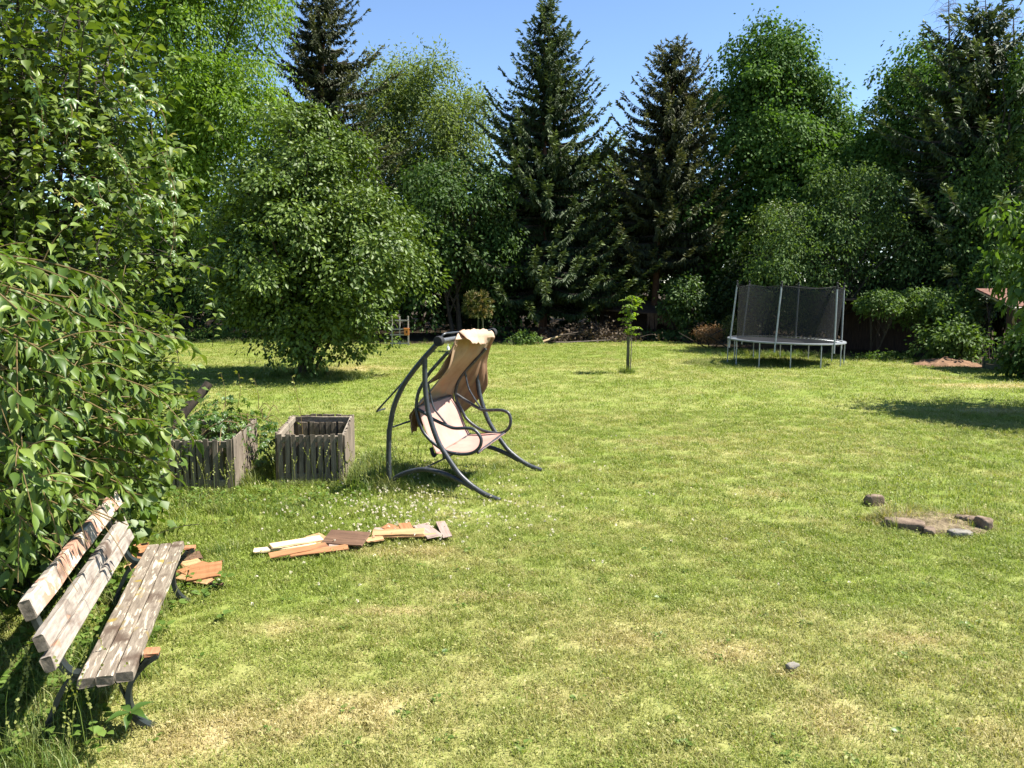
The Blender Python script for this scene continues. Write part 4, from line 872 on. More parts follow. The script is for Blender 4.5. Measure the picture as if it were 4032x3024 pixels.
# ------------------------------------------------------------------ loose boards
def boards():
    r = np.random.default_rng(620)
    def b2(u, v): return (850 + u * .5425, 1950 + v * .5425)          # coordinates in an enlarged crop of the photograph
    def b3(u, v): return (400 + u * .3617, 2050 + v * .3617)
    def board(f, a, b, w, z, m, lab, tilt=0, z2=None, th=.016, jag=.012):
        z += .035; z2 = z if z2 is None else z2 + .035; p0 = at_z(*f(*a), z); p1 = at_z(*f(*b), z2); o = plank('wood_board', p0, p1, w, th, UP + np.array([0, -tilt, 0]), M[m], None, r, nseg=8, wob=.0018, jag=jag)
        tag(o, lab, 'board', 'loose boards on the grass')
    board(b2, (275, 405), (760, 345), .095, .025, 'plank_b', 'pale board lying lowest at the left end of the middle pile', .1)
    board(b2, (400, 370), (765, 310), .11, .055, 'plank_b', 'whitest sunlit board on top of the pile left end', .15)
    board(b2, (395, 438), (810, 360), .085, .04, 'plank_a', 'narrow brown board along the front of the middle pile', .35)
    board(b2, (540, 430), (960, 375), .09, .02, 'plank_a', 'brown board half under the narrow one, pile front', .25)
    board(b2, (700, 290), (800, 350), .16, .03, 'plank_e', 'short orange board end behind the pale boards', .1)
    board(b2, (800, 300), (1090, 320), .24, .065, 'plank_c', 'wide dark brown board lying across the pile middle', .3)
    board(b2, (860, 275), (1060, 290), .12, .035, 'plank_c', 'short dark board behind the wide dark one', .1, jag=.03)
    board(b2, (820, 365), (950, 360), .15, .02, 'plank_d', 'greyish board tucked under the wide dark board', .1)
    board(b2, (1090, 328), (1215, 308), .09, .03, 'plank_e', 'short light brown board right of the wide dark one', .2)
    board(b2, (1140, 275), (1510, 262), .115, .06, 'plank_e', 'long light brown board on top at the pile right end', .25)
    board(b2, (1220, 298), (1590, 288), .06, .03, 'plank_e', 'thin light board under the long one at right', .2)
    board(b2, (1230, 225), (1340, 260), .14, .03, 'plank_a', 'brown split board sticking out behind the long light one', .1, jag=.03)
    board(b2, (1365, 205), (1400, 265), .13, .045, 'plank_a', 'orange board end pointing away behind the long light one', .1)
    board(b2, (1480, 215), (1590, 300), .17, .03, 'plank_d', 'wide grey-brown board with jagged end at pile right', .1, jag=.035)
    board(b2, (1630, 195), (1680, 300), .10, .02, 'plank_d', 'single greyish-pink board lying apart at the far right', .1, jag=.02)
    board(b2, (1145, 245), (1230, 248), .06, .02, 'plank_d', 'small grey board end behind the long light board', .1)
    board(b3, (960, 575), (1300, 520), .24, .06, 'plank_a', 'wide curved orange board nearest the bench front', .25, .09)
    board(b3, (850, 600), (1180, 660), .10, .03, 'plank_e', 'light board in front of the bench pile', .3)
    board(b3, (1020, 675), (1320, 690), .035, .01, 'plank_c', 'thin dark strip of wood in front of the bench pile', .1)
    board(b3, (870, 570), (1150, 465), .14, .045, 'plank_a', 'brown board angled under the wide orange one', .15)
    board(b3, (880, 480), (1060, 440), .12, .03, 'plank_e', 'light brown board behind the angled brown one', .1)
    board(b3, (890, 400), (1085, 370), .17, .04, 'plank_c', 'dark-stained board at the back of the bench pile', .1)
    board(b3, (350, 330), (520, 310), .26, .04, 'plank_a', 'orange board seen between bench back and seat', .2)
    board(b3, (330, 420), (500, 400), .2, .03, 'plank_a', 'second orange board lower in the gap of the bench', .2)
    board(b3, (270, 490), (480, 490), .14, .02, 'plank_e', 'light board seen under the bench back', .1)
boards()

# ------------------------------------------------------------------ garden swing (tubes traced on the planes they lie in)
def swing():
    f = unit(np.array([.94, -.34, 0])); w = unit(np.array([.34, .94, 0])); A0 = at_z(1548, 1930); base = A0 + f * .75 + w * .95
    t = thing('garden_swing', 'rusty garden swing seat with curved dark tubes and torn tan canopy', 'swing', base)
    def on(u, v, off, low=False): return on_plane(1480 + u * .3255, (1580 if low else 1280) + v * .3255, A0 + w * off, w)
    def line(pts, off): return spline([on(p[0], p[1], off, len(p) > 2) for p in pts], 6)
    def tube(name, P, rad, sides=10, mat='metal'):
        mb = MB(); mb.tube(P, rad, sides); return mb.build(name, M[mat], t)
    WID = 1.72
    rear = [(165, 1010, 1), (157, 850, 1), (155, 600, 1), (163, 350, 1), (165, 1270), (215, 1000), (320, 750), (450, 560), (590, 390), (740, 230), (785, 190)]
    front = [(592, 385), (592, 600), (600, 800), (625, 1000), (660, 1150), (610, 0, 1), (640, 150, 1), (700, 350, 1), (770, 520, 1), (880, 700, 1), (1000, 870, 1), (1100, 970, 1), (1200, 1050, 1), (1330, 1130, 1), (1500, 1200, 1)]
    front = [front[0], front[1], front[2], front[3]] + [(640, 150, 1), (700, 350, 1), (770, 520, 1), (880, 700, 1), (1000, 870, 1), (1100, 970, 1), (1200, 1050, 1), (1330, 1130, 1), (1500, 1200, 1)]
    arc = [(185, 960, 1), (300, 890, 1), (450, 840, 1), (600, 825, 1), (800, 870, 1), (950, 930, 1), (1060, 985, 1), (1180, 1055, 1)]
    near = {}
    for nm, pts, rad in (('frame_tube', rear, .034), ('frame_tube', front, .033), ('base_tube', arc, .031)):
        P = line(pts, 0); near[len(near)] = P; tube(nm, P, rad); tube(nm, P + w * WID, rad)
    top = near[0][-1]
    tube('crossbar', np.array([top, top + w * WID * .5, top + w * WID]), .030, mat='galv_dark')
    for off in (0, WID):
        c = top + w * (off - .05 if off == 0 else off + .05); tube('end_cap', np.array([c - w * .045, c - w * .03, c + w * .03, c + w * .045]), [.058, .064, .064, .058], 16, 'rubber')
    m1 = on(210, 310, 0, True); tube('crossbar', np.array([m1, m1 + w * WID]), .012)
    m2 = on(560, 822, 0, True); tube('crossbar', np.array([m2, m2 + w * WID]), .012)
    # folded canopy arm reaching out behind
    arm = np.array([on(740, 215, .02), on(560, 440, .02), on(330, 690, .02), on(20, 1030, .02), on(12, 1045, .02), on(60, 1025, .2), on(110, 1012, .35)])
    tube('canopy_arm', arm, .012, 8)
    SN, SF = .28, 1.44
    loopN = [(870, 330), (760, 450), (640, 590), (560, 720), (510, 830), (490, 960), (490, 130, 1), (520, 250, 1), (580, 380, 1), (680, 490, 1), (800, 580, 1), (900, 620, 1), (1050, 640, 1), (1170, 622, 1), (1250, 560, 1), (1275, 470, 1), (1240, 395, 1), (1180, 340, 1), (1100, 325, 1), (950, 325, 1), (850, 290, 1), (700, 220, 1), (600, 150, 1), (510, 95, 1)]
    tube('seat_tube', line(loopN, SN), .022)
    tube('seat_tube', line([(630, 690), (660, 850), (700, 1000), (780, 1110), (860, 1205)], SN), .013, 8)
    loopF = [(1330, 285), (1200, 430), (1070, 570), (1000, 680), (965, 800), (975, 900), (1015, 990), (1055, 140, 1), (1085, 195, 1), (1150, 262, 1), (1250, 332, 1), (1350, 370, 1), (1480, 388, 1), (1570, 360, 1), (1620, 300, 1), (1630, 210, 1), (1600, 140, 1), (1530, 110, 1), (1450, 105, 1), (1300, 105, 1), (1200, 60, 1), (1100, 920), (980, 840)]
    tube('seat_tube', line(loopF, SF), .022)
    tube('seat_tube', line([(1080, 570), (1100, 680), (1130, 780), (1200, 900), (1270, 1000)], SF), .013, 8)
    tube('seat_bar', np.array([on(1235, 622, SN, True), on(1560, 378, SF, True)]), .018); tube('seat_bar', np.array([on(690, 660, SN, True), on(1145, 400, SF, True)]), .018)
    tube('seat_bar', np.array([on(515, 985, SN), on(905, 850, SF)]), .016)
    # cloth
    def sheet(name, Lp, Rp, mat, n=22, m=26, sag=0.0, wr=.006, seed=1, rag=0.0, parent=None, nrm=None, bow=0):
        r = np.random.default_rng(seed); Lp = spline(Lp, 8) if len(Lp) > 2 else np.array(Lp); Rp = spline(Rp, 8) if len(Rp) > 2 else np.array(Rp)
        def res(P, k):
            d = np.concatenate([[0], np.cumsum(np.linalg.norm(np.diff(P, axis=0), axis=1))]); s = np.linspace(0, d[-1], k); return np.stack([np.interp(s, d, P[:, j]) for j in range(3)], 1)
        a, b = res(np.asarray(Lp), m), res(np.asarray(Rp), m); V = []
        for i in range(m):
            for j in range(n):
                q = j / (n - 1); s = i / (m - 1); p = a[i] * (1 - q) + b[i] * q - UP * sag * math.sin(q * np.pi) * math.sin(s * np.pi)
                ax = unit(b[i] - a[i]); tg = unit(a[min(i + 1, m - 1)] - a[max(i - 1, 0)]); nn = np.cross(ax, tg)
                p = p + nn * (wr * (math.sin(q * 19 + 3 * s + seed) + .8 * math.sin(q * 41 + 5 * s) + 2.0 * (float(vnoise(q * 5 + seed, s * 5, seed)) - .5)) + bow * math.sin(q * np.pi))
                if rag and i == m - 1: p = p + tg * rag * (float(vnoise(q * 14, 3, seed)) - .6) * 2
                V.append(p)
        i = (np.arange(n - 1)[None] + n * np.arange(m - 1)[:, None]).ravel(); V = np.array(V)
        me = mesh_np(name, V - ORG[t], np.stack([i, i + 1, i + n + 1, i + n], 1), None, True); o = link(name, me, M[mat], parent or t)
        md = o.modifiers.new('thick', 'SOLIDIFY'); md.thickness = .004; return o
    sheet('backrest', [on(515, 985, SN), on(560, 250, SN, True), on(650, 480, SN, True), on(735, 640, SN, True)], [on(905, 850, SF), on(1000, 80, SF, True), on(1070, 260, SF, True), on(1140, 400, SF, True)], 'seat_pink', sag=.03, wr=.003, seed=3)
    sheet('seat', [on(735, 640, SN, True), on(980, 640, SN, True), on(1250, 620, SN, True)], [on(1140, 400, SF, True), on(1360, 385, SF, True), on(1580, 378, SF, True)], 'seat_pink', sag=.05, wr=.003, seed=5)
    tube('seat_corner', np.array([on(668, 560, SN, True), on(690, 640, SN, True), on(720, 668, SN, True)]), .026, 8, 'rubber')
    tp = on(870, 165, SN); tq = on(1330, 120, SF)
    # canopy: from the top bar down behind the seat
    sheet('canopy', [on(960, 175, SN), on(930, 300, SN), on(880, 520, SN), on(760, 690, SN), on(640, 850, SN), on(520, 970, SN), on(430, 1070, SN), on(412, 1190, SN), on(430, 400, SN, True)],
          [on(1400, 105, SF + .05), on(1300, 320, SF + .05), on(1190, 450, SF + .05), on(1065, 590, SF + .05), on(995, 700, SF + .05), on(950, 800, SF + .05), on(950, 900, SF + .05), on(1000, 1000, SF + .08)], 'canvas', n=30, m=36, wr=.008, seed=7, rag=.03, bow=.10)
    sheet('canopy_side', [on(1400, 105, SF + .05), on(1300, 320, SF + .05), on(1190, 450, SF + .05), on(1065, 590, SF + .05), on(995, 700, SF + .05), on(955, 800, SF + .05), on(985, 960, SF + .05)],
          [on(1440, 150, SF + .2), on(1385, 300, SF + .3), on(1345, 450, SF + .35), on(1350, 600, SF + .35), on(1345, 740, SF + .35), on(1230, 905, SF + .35), on(1060, 1060, SF + .3)], 'canvas_back', n=18, m=30, wr=.012, seed=8, bow=.04)
    sheet('canopy_flap', [on(1000, 78, SN + .25), on(1060, 130, SN + .2), on(1130, 200, SN + .2), on(1160, 245, SN + .2)], [on(1385, 58, SF), on(1400, 120, SF), on(1370, 190, SF), on(1340, 235, SF)], 'canvas_pale', n=22, m=14, wr=.008, seed=9, rag=.03, bow=-.03)
    sheet('canopy_top', [on(1000, 78, SN + .25), on(985, 110, SN + .2), on(960, 175, SN)], [on(1385, 58, SF), on(1420, 100, SF + .05), on(1440, 150, SF + .1)], 'canvas_pale', n=20, m=8, wr=.006, seed=10)
    sheet('canopy_fold', [on(960, 200, SN - .02), on(915, 330, SN - .02), on(850, 420, SN - .02), on(760, 560, SN - .02), on(640, 715, SN - .02)], [on(985, 240, SN + .1), on(935, 330, SN + .14), on(900, 440, SN + .14), on(860, 590, SN + .12), on(650, 720, SN + .1)], 'canvas', n=12, m=20, wr=.006, seed=12, bow=.03)
    sheet('canopy_scrap', [on(470, 1010, SN + .05), on(415, 1100, SN + .05), on(440, 1270, SN + .05)], [on(520, 1000, SN + .3), on(500, 1120, SN + .3), on(510, 1200, SN + .3)], 'canvas_back', n=10, m=14, wr=.01, seed=14, rag=.05)
    tube('canopy_bar', spline([on(785, 150, .12), on(830, 105, .16), on(900, 95, .3), on(1010, 85, .55), on(1385, 62, SF)], 5), .013, 8)
    tube('hook', np.array([on(872, 225, SN - .05), on(872, 250, SN - .05)]), .006, 6, 'white'); tube('clip', np.array([on(874, 255, SN - .05), on(872, 268, SN - .05), on(874, 300, SN - .05), on(876, 306, SN - .05)]), [.008, .018, .018, .008], 10, 'white')
M['galv_dark'] = noise_mat('worn_grey_tube', [(.3, (.10, .105, .11)), (.7, (.22, .225, .23))], (1, 1, 1), 10, .35, .05, spec=.5, metal=.4)
swing()

# ------------------------------------------------------------------ trampoline
def trampoline():
    c = np.array([9.0, 27.2, 0.]); R = 1.83; t = thing('trampoline', 'round trampoline with black safety net and galvanised poles', 'trampoline', c)
    tz = lambda a: .755 - .040 * math.cos(a)                      # the frame sits a little lower at the right
    ring = lambda rr, dz, n=64: np.array([c + [rr * math.cos(a), rr * math.sin(a), tz(a) * 1 + dz] for a in np.linspace(0, 2 * np.pi, n + 1)])
    mb = MB(); mb.tube(ring(R, 0), .024, 8, False); mb.build('rim', M['galv'], t)
    n = 64; an = np.linspace(0, 2 * np.pi, n, endpoint=False); mb = MB()
    V = np.concatenate([[c + [0, 0, .73]], [c + [1.60 * math.cos(a), 1.60 * math.sin(a), tz(a) - .008] for a in an]]); mb.add(V, [(0, 1 + k, 1 + (k + 1) % n) for k in range(n)]); mb.build('jumping_mat', M['mat'], t)
    mb = MB(); V = []
    for rr, dz in ((1.75, .030), (1.86, .028), (1.865, -.01)): V += [c + [rr * math.cos(a), rr * math.sin(a), tz(a) + dz] for a in an]
    mb.add(V, [(q * n + k, (q + 1) * n + k, (q + 1) * n + (k + 1) % n, q * n + (k + 1) % n) for q in range(2) for k in range(n)]); mb.build('rim_pad', M['pad'], t)
    mb = MB()
    for a in np.linspace(0, 2 * np.pi, 72, endpoint=False):
        d = np.array([math.cos(a), math.sin(a), 0]); mb.tube(np.array([c + d * 1.58 + UP * tz(a), c + d * 1.80 + UP * tz(a)]), .009, 4)
    o = mb.build('springs', M['galv'], t); o['kind'] = 'stuff'
    lean = np.array([.13, 0, 0]); poles = []
    for k in range(6):
        a = math.radians(2 + 60 * k); d = np.array([math.cos(a), math.sin(a), 0]); b = c + d * 1.87 + UP * (tz(a) - .28); e = c + d * 1.80 + UP * (tz(a) + 1.80) + lean * (1 if d[0] < .2 else .5); poles.append((a, e, b))
        mb = MB(); mb.tube(np.array([b, b + (e - b) * .5, e]), .026, 10); p = mb.build('pole', M['galv'], t)
        mb = MB(); mb.tube(np.array([e - UP * .10, e + UP * .02, e + UP * .045, e + UP * .07, e + UP * .10, e + UP * .115]), [.030, .030, .018, .034, .030, .008], 10); mb.build('pole_cap', M['rubber'], p)
        for s in (-1, 1):
            a2 = a + s * math.radians(15); d2 = np.array([math.cos(a2), math.sin(a2), 0]); q = c + d2 * 1.83
            mb = MB(); mb.tube(np.array([q + UP * (tz(a2) - .02), q + UP * .3, q - UP * .03]), .019, 8); mb.build('leg', M['galv'], t)
    # net: slightly pulled in between the poles
    V = []; m = 9; n2 = 96
    for i in range(m):
        s = i / (m - 1)
        for k in range(n2):
            a = 2 * np.pi * k / n2; ph = ((a - math.radians(2)) / math.radians(60)) % 1; pull = math.sin(ph * np.pi)
            rr = 1.56 + .16 * s - .06 * pull * s; V.append(c + [rr * math.cos(a), rr * math.sin(a), tz(a) + .02 + s * (1.76 - .07 * pull)] + lean * s * (.8 - .3 * math.cos(a)))
    mb = MB(); mb.add(V, [(i * n2 + k, i * n2 + (k + 1) % n2, (i + 1) * n2 + (k + 1) % n2, (i + 1) * n2 + k) for i in range(m - 1) for k in range(n2)]); mb.build('safety_net', M['net'], t)
    mb = MB(); top = np.array(V[-n2:] + [V[-n2]]); mb.tube(top, .009, 5, False); mb.build('net_hem', M['rubber'], t)
M['pad'] = noise_mat('pale_grey_pad', [(.3, (.16, .175, .19)), (.7, (.27, .285, .30))], (1, 1, 1), 8, .6, .1)
trampoline()

# ------------------------------------------------------------------ sapling, stake, mop-headed pine
def sapling():
    r = np.random.default_rng(640); b = np.array([3.46, 24.1, 0]); t = thing('sapling', 'slender sapling with bright yellow-green leaves tied to a stake', 'tree', b)
    top = W(2490, 1165, 24.1); mb = MB(); pts = spline([b - UP * .03, b + [.02, 0, .9], b + [-.01, 0, 1.5], top], 6); mb.tube(pts, np.linspace(.016, .005, len(pts)), 7)
    P = []; D = []; N = []; S = []
    for z in np.concatenate([np.linspace(1.15, 1.42, 5), np.linspace(1.55, top[2], 15)]):
        p = np.array([np.interp(z, pts[:, 2], pts[:, j]) for j in range(3)]); 
        for q in range(2):
            a = r.uniform(0, 6.28); L = r.uniform(.15, .36) * (1.1 - .4 * abs(z - 1.9)); e = p + [math.cos(a) * L, math.sin(a) * L, r.uniform(-.03, .1)]; tp, p1, d1, n1, s1, T = shoot(r, p, e, 8, .10, .15, .9, .3); mb.tube(tp, .003, 4, False); P.append(p1); D.append(d1); N.append(n1); S.append(s1)
    mb.build('trunk', M['deadtwig'], t); P = np.concatenate(P); leaves_obj('crown', ROUND, P, np.concatenate(D), np.concatenate(N), np.concatenate(S) * 1.1, r.uniform(0, 1, len(P)), M['sapling'], t, True)
    s = np.array([3.38, 24.05, 0]); o = plank('wooden_stake', s - UP * .05, W(2466, 1325, 24.05) * [0, 0, 1] + s * [1, 1, 0], .085, .075, np.array([0, -1, 0]), M['stake_v'], None, r, nseg=8, wob=.004); tag(o, 'dark mossy stake supporting the sapling on the lawn', 'post')
M['stake_v'] = noise_mat('mossy_stake_upright', [(.3, (.030, .034, .020)), (.6, (.085, .088, .050)), (.8, (.17, .155, .10))], (.4, 6, 6), 5, .95, .6)
sapling()
def mop_pine():
    r = np.random.default_rng(650); b = G(1890, 31.5); t = thing('mop_pine', 'mop-headed dwarf pine on a bare stem behind the swing canopy', 'tree', b); top = W(1888, 1170, 31.5)
    mb = MB(); 
    for dx in (-.04, .07): mb.tube(spline([b + [dx, 0, -.03], b + [dx * 1.6, 0, top[2] * .45], top + [dx, 0, -.35]], 5), .028, 7)
    C = [W(1888, 1195, 31.5), W(1850, 1215, 31.5), W(1925, 1215, 31.5), W(1885, 1235, 31.3), W(1905, 1180, 31.6), W(1860, 1180, 31.7)]; P = []; D = []; T = []
    for c in C:
        for k in range(26):
            d = unit(rdir(1, r)[0] + UP * .35); p = c + d * .22 * r.uniform(.3, 1); q = 26; P.append(np.repeat(p[None], q, 0) + d * r.uniform(0, .12, q)[:, None]); D.append(unit(d * .9 + rdir(q, r) * .8)); T.append(np.clip(r.normal(.35 + .5 * (r.uniform() < .25), .15, q), 0, 1))
    P = np.concatenate(P); V0 = DIA[0].copy(); V0[:, 0] *= .10; leaves_obj('crown', (V0, DIA[1]), P, np.concatenate(D), rdir(len(P), r), r.uniform(.10, .17, len(P)), np.concatenate(T), M['pine'], t); mb.build('trunk', M['stake'], t)
mop_pine()

# ------------------------------------------------------------------ lath frame with nest box, low shed, brushwood
def lath_frame():
    r = np.random.default_rng(660); Y = 34.6; b = G(1575, Y); t = thing('lath_frame', 'grey upright lath frame half hidden by the plum tree', 'trellis', b); z1 = W(1575, 1245, Y)[2]
    for px in (1545, 1575, 1608): plank('post', G(px, Y) - UP * .04, G(px, Y) + UP * z1, .055, .05, np.array([0, -1, 0]), M['greywood'], t, r, nseg=4, wob=.002)
    for py in (1262, 1296, 1318, 1352): 
        z = W(1575, py, Y)[2]; plank('lath', G(1536, Y) + [0, -.04, z], G(1612, Y) + [0, -.04, z], .05, .025, np.array([0, -1, 0]), M['greywood'], t, r, nseg=4, wob=.002)
    c = W(1601, 1307, Y - .12); t2 = thing('nest_box', 'small orange nest box on the grey lath frame', 'nest box', (c[0], c[1], c[2] - .14)); 
    mb = MB(); mb.box(c, (.20, .10, .27)); mb.build('box', M['orange'], t2, False); mb = MB(); mb.box(c + [0, -.06, .0], (.035, .012, .09)); mb.build('entrance', M['black'], t2, False)  # entrance is a raised black block, painted shade instead of a hole
    mb = MB(); mb.box(c + [0, -.01, .145], (.24, .15, .02)); mb.build('roof', M['orange'], t2, False)
lath_frame()
def low_shed():
    r = np.random.default_rng(670); Y = 40.0; a = G(2330, Y); b = G(2715, 38.6); t = thing('low_shed', 'low dark lean-to with mossy sagging roof behind the spruce trunk', 'shed', (a + b) / 2)
    za = W(2330, 1215, Y)[2]; zb = W(2715, 1243, 38.6)[2]; d = unit(b - a); bk = np.array([-d[1], d[0], 0])
    mb = MB(); V = [a + UP * za, b + UP * zb, b + bk * 2 + UP * (zb + .5), a + bk * 2 + UP * (za + .5)]; V = V + [v - UP * .07 for v in V]
    mb.add(V, [(0, 1, 2, 3), (7, 6, 5, 4), (0, 4, 5, 1), (1, 5, 6, 2), (2, 6, 7, 3), (3, 7, 4, 0)]); mb.build('roof', M['shedroof'], t, False)
    for q in (.04, .35, .65, .96): p = a + (b - a) * q + bk * .1; h = (za + (zb - za) * q) - .07; plank('post', p - UP * .05, p + UP * h, .09, .09, bk, M['darkwood_v'], t, r, nseg=3, wob=.002)
    for k in range(26): 
        p = a + bk * 1.9 + (b - a) * (k + .5) / 26; plank('board', p - UP * .03, p + UP * (za + .36), .19, .02, bk, M['darkwood_v'], t, r, nseg=3, wob=.003)
    # hanging reed strips along the right part of the eave
    for k in range(34):
        q = .58 + .42 * k / 33; p = a + (b - a) * q - bk * .03; z = za + (zb - za) * q - .02; L = .50 + .18 * r.uniform() + .15 * math.sin(k * .4)
        plank('reed_strip', p + UP * z, p + UP * (z - L) + d * r.normal(0, .03), .055, .012, bk + d * r.normal(0, .4), M['reed'], t, r, nseg=3, wob=.003)
M['darkwood_v'] = noise_mat('dark_board_upright', [(.3, (.030, .020, .015)), (.7, (.090, .058, .042))], (.5, 6, 6), 5, .9, .5)
low_shed()
def brush():
    r = np.random.default_rng(680); c = G(2330, 37.2); t = thing('brush_pile', 'heap of dead grey-brown branches under the tallest spruce', 'brushwood', c)
    mb = MB(); P = []
    for k in range(230):
        a = r.uniform(0, 6.28); q = r.normal(0, 1, 2) * [1.15, .5]; p = c + [q[0], q[1], abs(r.normal(.25, .22)) * max(.15, 1 - abs(q[0]) / 2.8)]; d = np.array([math.cos(a), math.sin(a) * .5, r.normal(.12, .22)]) * r.uniform(.3, .9)
        e = p + d; e[2] = max(e[2], .03); mb.tube(spline([p, (p + e) / 2 + r.normal(0, .05, 3), e], 3), np.linspace(.016, .005, 7), 4, False); P.append(e)
    mb.build('branches', M['brush'], t); P = np.repeat(np.array(P), 9, 0); P = P + r.normal(0, .12, P.shape); P[:, 2] = np.abs(P[:, 2])
    leaves_obj('withered_leaves', DIA, P, rdir(len(P), r), rdir(len(P), r), .11, r.uniform(0, 1, len(P)), M['brushleaf'], t, False, True)
    for (x0, y0, x1, y1, Y, R, lab, mt) in ((2140, 1346, 2215, 1318, 35.6, .055, 'pale peeled log end lying at the left of the brush pile', 'paleLog'), (2200, 1322, 2320, 1300, 35.9, .03, 'thin dark pole leaning on the brush pile', 'brush'), (2180, 1350, 2400, 1338, 35.5, .022, 'long thin branch on the lawn edge before the brush pile', 'deadtwig')):
        p = at_y(x0, y0, Y); e = at_y(x1, y1, Y + .6); p[2] = max(p[2], R); m = MB(); pts = np.array([p + (e - p) * s + r.normal(0, .01, 3) for s in np.linspace(0, 1, 5)]); m.tube(pts, np.linspace(R, R * .8, 5), 8); o = m.build('log', M[mt], None, True, p); tag(o, lab, 'log')
brush()

# ------------------------------------------------------------------ stones of the overgrown fire ring
def ring_mound():
    c = at_z(3665, 2065); X, Y = np.meshgrid(np.linspace(-1, 1, 40), np.linspace(-1, 1, 26)); q = np.hypot(X, Y) + .25 * (fbm(X * 2 + 5, Y * 2 + 5, 7) - .5)
    z = np.clip(1 - q, 0, 1) ** .6 * .13 + (fbm(X * 5 + 9, Y * 5 + 9, 4) - .5) * .09 * (q < .95) - .02; V = np.stack([X * .72, Y * .42, z], -1).reshape(-1, 3); n = 40; i = (np.arange(n - 1)[None] + n * np.arange(25)[:, None]).ravel()
    o = link('earth_mound', mesh_np('earth_mound', V, np.stack([i, i + 1, i + n + 1, i + n], 1), None, True), M['dry_earth']); o.location = c; tag(o, 'low rough earth mound between the stones of the ring', 'earth mound')
M['dry_earth'] = noise_mat('dry_earth_and_straw', [(.3, (.075, .055, .032)), (.5, (.17, .13, .075)), (.7, (.30, .245, .14))], (1, 1, 1), 14, 1, 1.0, bdist=.03)
ring_mound()
def stone(label, c, size, seed, mat, rot=0):
    r = np.random.default_rng(seed); bm_n = 3
    import bmesh
    bm = bmesh.new(); bmesh.ops.create_icosphere(bm, subdivisions=bm_n, radius=1); cr, sr = math.cos(rot), math.sin(rot)
    for v in bm.verts:
        p = np.array(v.co); k = 1 + .55 * (float(vnoise(p[0] * 1.6 + 10 + seed, p[1] * 1.6 + p[2] * 1.3 + 10, seed)) - .5) + .30 * (float(vnoise(p[0] * 5 + 20, p[1] * 4 + p[2] * 5 + 20, seed)) - .5)
        q = np.clip(p * k * 1.25, -.92, .92) * np.array(size); v.co = (q[0] * cr - q[1] * sr, q[0] * sr + q[1] * cr, q[2])
    me = bpy.data.meshes.new('stone'); bm.to_mesh(me); bm.free(); me.polygons.foreach_set('use_smooth', np.ones(len(me.polygons), bool))
    o = link('field_stone', me, M[mat]); o.location = (c[0], c[1], size[2] * .35 + .03); tag(o, label, 'stone', 'stones of the overgrown fire ring')
stone('upright reddish-brown stone at the back left of the grassy ring', at_z(3438, 1990), (.11, .08, .085), 1, 'stone', .2)
stone('long flat brown stone along the front of the grassy ring', at_z(3560, 2082), (.22, .11, .055), 2, 'stone', -.45)
stone('squarish tan stone standing at the right end of the ring', at_z(3872, 2085), (.06, .10, .085), 3, 'stone', .3)
stone('flat tan stone just left of the squarish end stone', at_z(3805, 2066), (.12, .08, .055), 4, 'stone', -.6)
stone('low grey stone sunk in the grass at the ring front right', at_z(3780, 2112), (.13, .07, .03), 5, 'stone2', .1)
stone('small brown stone between the two front stones', at_z(3660, 2105), (.08, .06, .035), 6, 'stone', 1)
stone('small pale stone lying bare in the dry foreground lawn', at_z(3120, 2640), (.050, .03, .016), 7, 'stone2', .4)

# ------------------------------------------------------------------ right side: dark shed, soil heap, trough, tiled roof corner
def dark_shed():
    r = np.random.default_rng(690); t = thing('garden_shed', 'dark open-fronted wooden shed under the bright creeper mound', 'shed', G(3520, 31)); a = G(3310, 31.2); b = G(3760, 29.8); d = unit(b - a); bk = np.array([-d[1], d[0], 0]); h = 1.95
    for k in range(30): p = a + bk * 1.6 + (b - a) * (k + .5) / 30; plank('board', p - UP * .03, p + UP * h, .15, .02, bk, M['darkwood_v'], t, r, nseg=3, wob=.003)
    for q in (0, .33, .66, 1): p = a + (b - a) * q; plank('post', p - UP * .05, p + UP * h, .1, .1, bk, M['darkwood_v'], t, r, nseg=3, wob=.003)
    mb = MB(); c = (a + b) / 2 + bk * .8 + UP * (h + .05); mb.box(c, (np.linalg.norm(b - a) + .4, 2.2, .08), np.stack([d, bk, UP], 1)); mb.build('roof', M['shedroof'], t, False)
dark_shed()
def heap():
    c = at_z(3725, 1436); X, Y = np.meshgrid(np.linspace(-1, 1, 26), np.linspace(-1, 1, 18)); q = np.hypot(X, Y); z = np.clip(1 - q, 0, 1) ** .7 * .28 + (fbm(X * 4 + 9, Y * 4 + 9, 3) - .5) * .16 * (q < .95) - .03
    V = np.stack([c[0] + X * 1.15, c[1] + Y * .75, z], -1).reshape(-1, 3); n = 26; i = (np.arange(n - 1)[None] + n * np.arange(17)[:, None]).ravel()
    o = link('soil_heap', mesh_np('soil_heap', V - c, np.stack([i, i + 1, i + n + 1, i + n], 1), None, True), M['soil']); o.location = c; tag(o, 'low heap of reddish-brown soil at the right lawn edge', 'soil heap')
    r = np.random.default_rng(5); a = at_z(3868, 1452); b = at_z(3985, 1470); t = thing('timber_edging', 'weathered timber bed edging in shade at right', 'edging', (a + b) / 2)
    for z in (.09, .26): plank('board', a + UP * z, b + UP * z, .16, .04, np.array([0, -1, 0]), M['stake'], t, r, nseg=5, wob=.004)  # edging timber coloured dark to stand in for the shade on it
    for q in (.03, .97): p = a + (b - a) * q + [0, -.05, 0]; plank('post', p - UP * .05, p + UP * .42, .07, .06, np.array([0, -1, 0]), M['stake'], t, r, nseg=3, wob=.003)
heap()
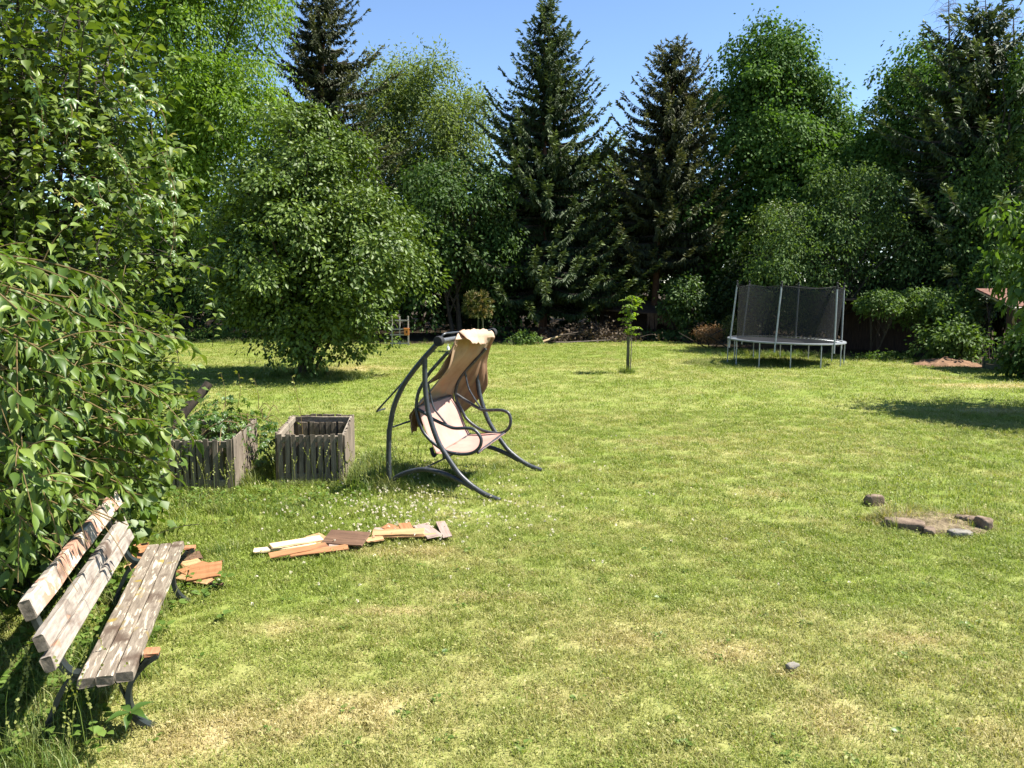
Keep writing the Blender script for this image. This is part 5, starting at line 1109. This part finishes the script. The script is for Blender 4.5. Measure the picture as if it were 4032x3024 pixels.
def roof_corner():
    r = np.random.default_rng(7); Y = 24.0; e = W(3985, 1205, Y); t = thing('garden_house', 'corner of a red-tiled garden house at the right picture edge', 'building', (e[0] + 2, Y + 1.6, 0)); x0 = e[0]; z0 = e[2]; x1 = x0 + 4.2
    mb = MB(); mb.box((x0 + 1.0 + 1.9, Y + 1.5, z0 / 2 - .05), (3.7, 1.0, z0 - .12)); mb.build('wall', M['darkwood'], t, False)  # wall colour darkened in place of the shade below the roof
    mb = MB(); V = [(x0 + .02, Y + .02, z0 - .03), (x1, Y + .02, z0 - .03), (x1, Y + 2.0, z0 + .45), (x0 + .02, Y + 2.0, z0 + .45)]; V = np.array(V); V = np.concatenate([V, V - UP * .04]); mb.add(V, [(0, 1, 2, 3), (7, 6, 5, 4), (0, 4, 5, 1), (1, 5, 6, 2), (2, 6, 7, 3), (3, 7, 4, 0)]); mb.build('roof_deck', M['gutter'], t, False)
    for i in range(7):
        for k in range(18):
            s = i / 7; c = np.array([x0 + .12 + k * .23, Y + .12 + s * 1.95, z0 + .03 + s * .47]); plank('roof_tile', c - np.array([0, .15, .036]), c + np.array([0, .17, .041]), .225, .03, np.array([0, -.22, .97]), M['tile'], t, r, nseg=3, wob=.004)
    mb = MB(); mb.tube(np.array([[x0 - .03, Y - .04, z0 - .07], [x0 + 2, Y - .04, z0 - .075], [x1, Y - .04, z0 - .08]]), .05, 10); mb.build('gutter', M['gutter'], t)
    mb = MB(); mb.tube(spline([[x0 + .12, Y - .04, z0 - .08], [x0 + .12, Y, z0 - .25], [x0 + .35, Y + .45, z0 - .5], [x0 + .9, Y + .98, z0 - .8], [x0 + .93, Y + .98, .0]], 4), .038, 8); mb.build('downpipe', M['gutter'], t)
roof_corner()
def dead_top():
    r = np.random.default_rng(8); b = G(3930, 34); t = thing('dead_spruce', 'bare dead treetop with fine twigs at the upper right corner', 'tree', b); mb = MB()
    for (px, py) in ((3735, -40), (3950, -60), (3880, -30), (3990, 20)):
        e = W(px, py, 34); p0 = W(px + 5, 350, 34); mb.tube(np.array([p0, (p0 + e) / 2, e]), [.05, .035, .012], 5)
        for k in range(26):
            s = r.uniform(.45, 1); p = p0 + (e - p0) * s; a = r.uniform(0, 6.28); L = 1.3 * (1.15 - s) * r.uniform(.5, 1.2) + .15; q = p + [math.cos(a) * L, math.sin(a) * L, -L * .15]; mb.tube(spline([p, (p + q) / 2 + UP * .08 * L, q], 3), np.linspace(.012, .004, 7), 4, False)
            for j in range(4): f = p + (q - p) * r.uniform(.3, 1); g = f + r.normal(0, .14, 3) - UP * .08; mb.tube(np.array([f, g]), .004, 3, False)
    mb.build('branches', M['deadtwig'], t); m = MB(); m.tube(np.array([b, b + UP * 5, W(3930, 350, 34)]), [.2, .15, .06], 8); m.build('trunk', M['bark'], t)
dead_top()
def foreground_plant():
    r = np.random.default_rng(9); c = at_z(515, 2905); t = thing('creeper_seedling', 'single young creeper seedling in the grass before the near bench leg', 'plant', c); mb = MB(); mb.tube(np.array([c, c + [.01, 0, .09], c + [0, .01, .16]]), .004, 5); mb.build('stem', M['twig'], t)
    me = mesh_np('leaf', LANCE[0], LANCE[1], np.full(len(LANCE[0]), .35), True); me.materials.append(M['creeper'])
    for k in range(8):
        a = k * .82; d = np.array([math.cos(a), math.sin(a), -.1 + .5 * (k % 2)]); link('leaf', me, None, t, frame_matrix((0, .01, .15), np.cross(unit(d), UP), np.cross(np.cross(unit(d), UP), unit(d))) @ Matrix.Scale(.15 * (1 - .2 * (k % 3 == 0)), 4))
foreground_plant()
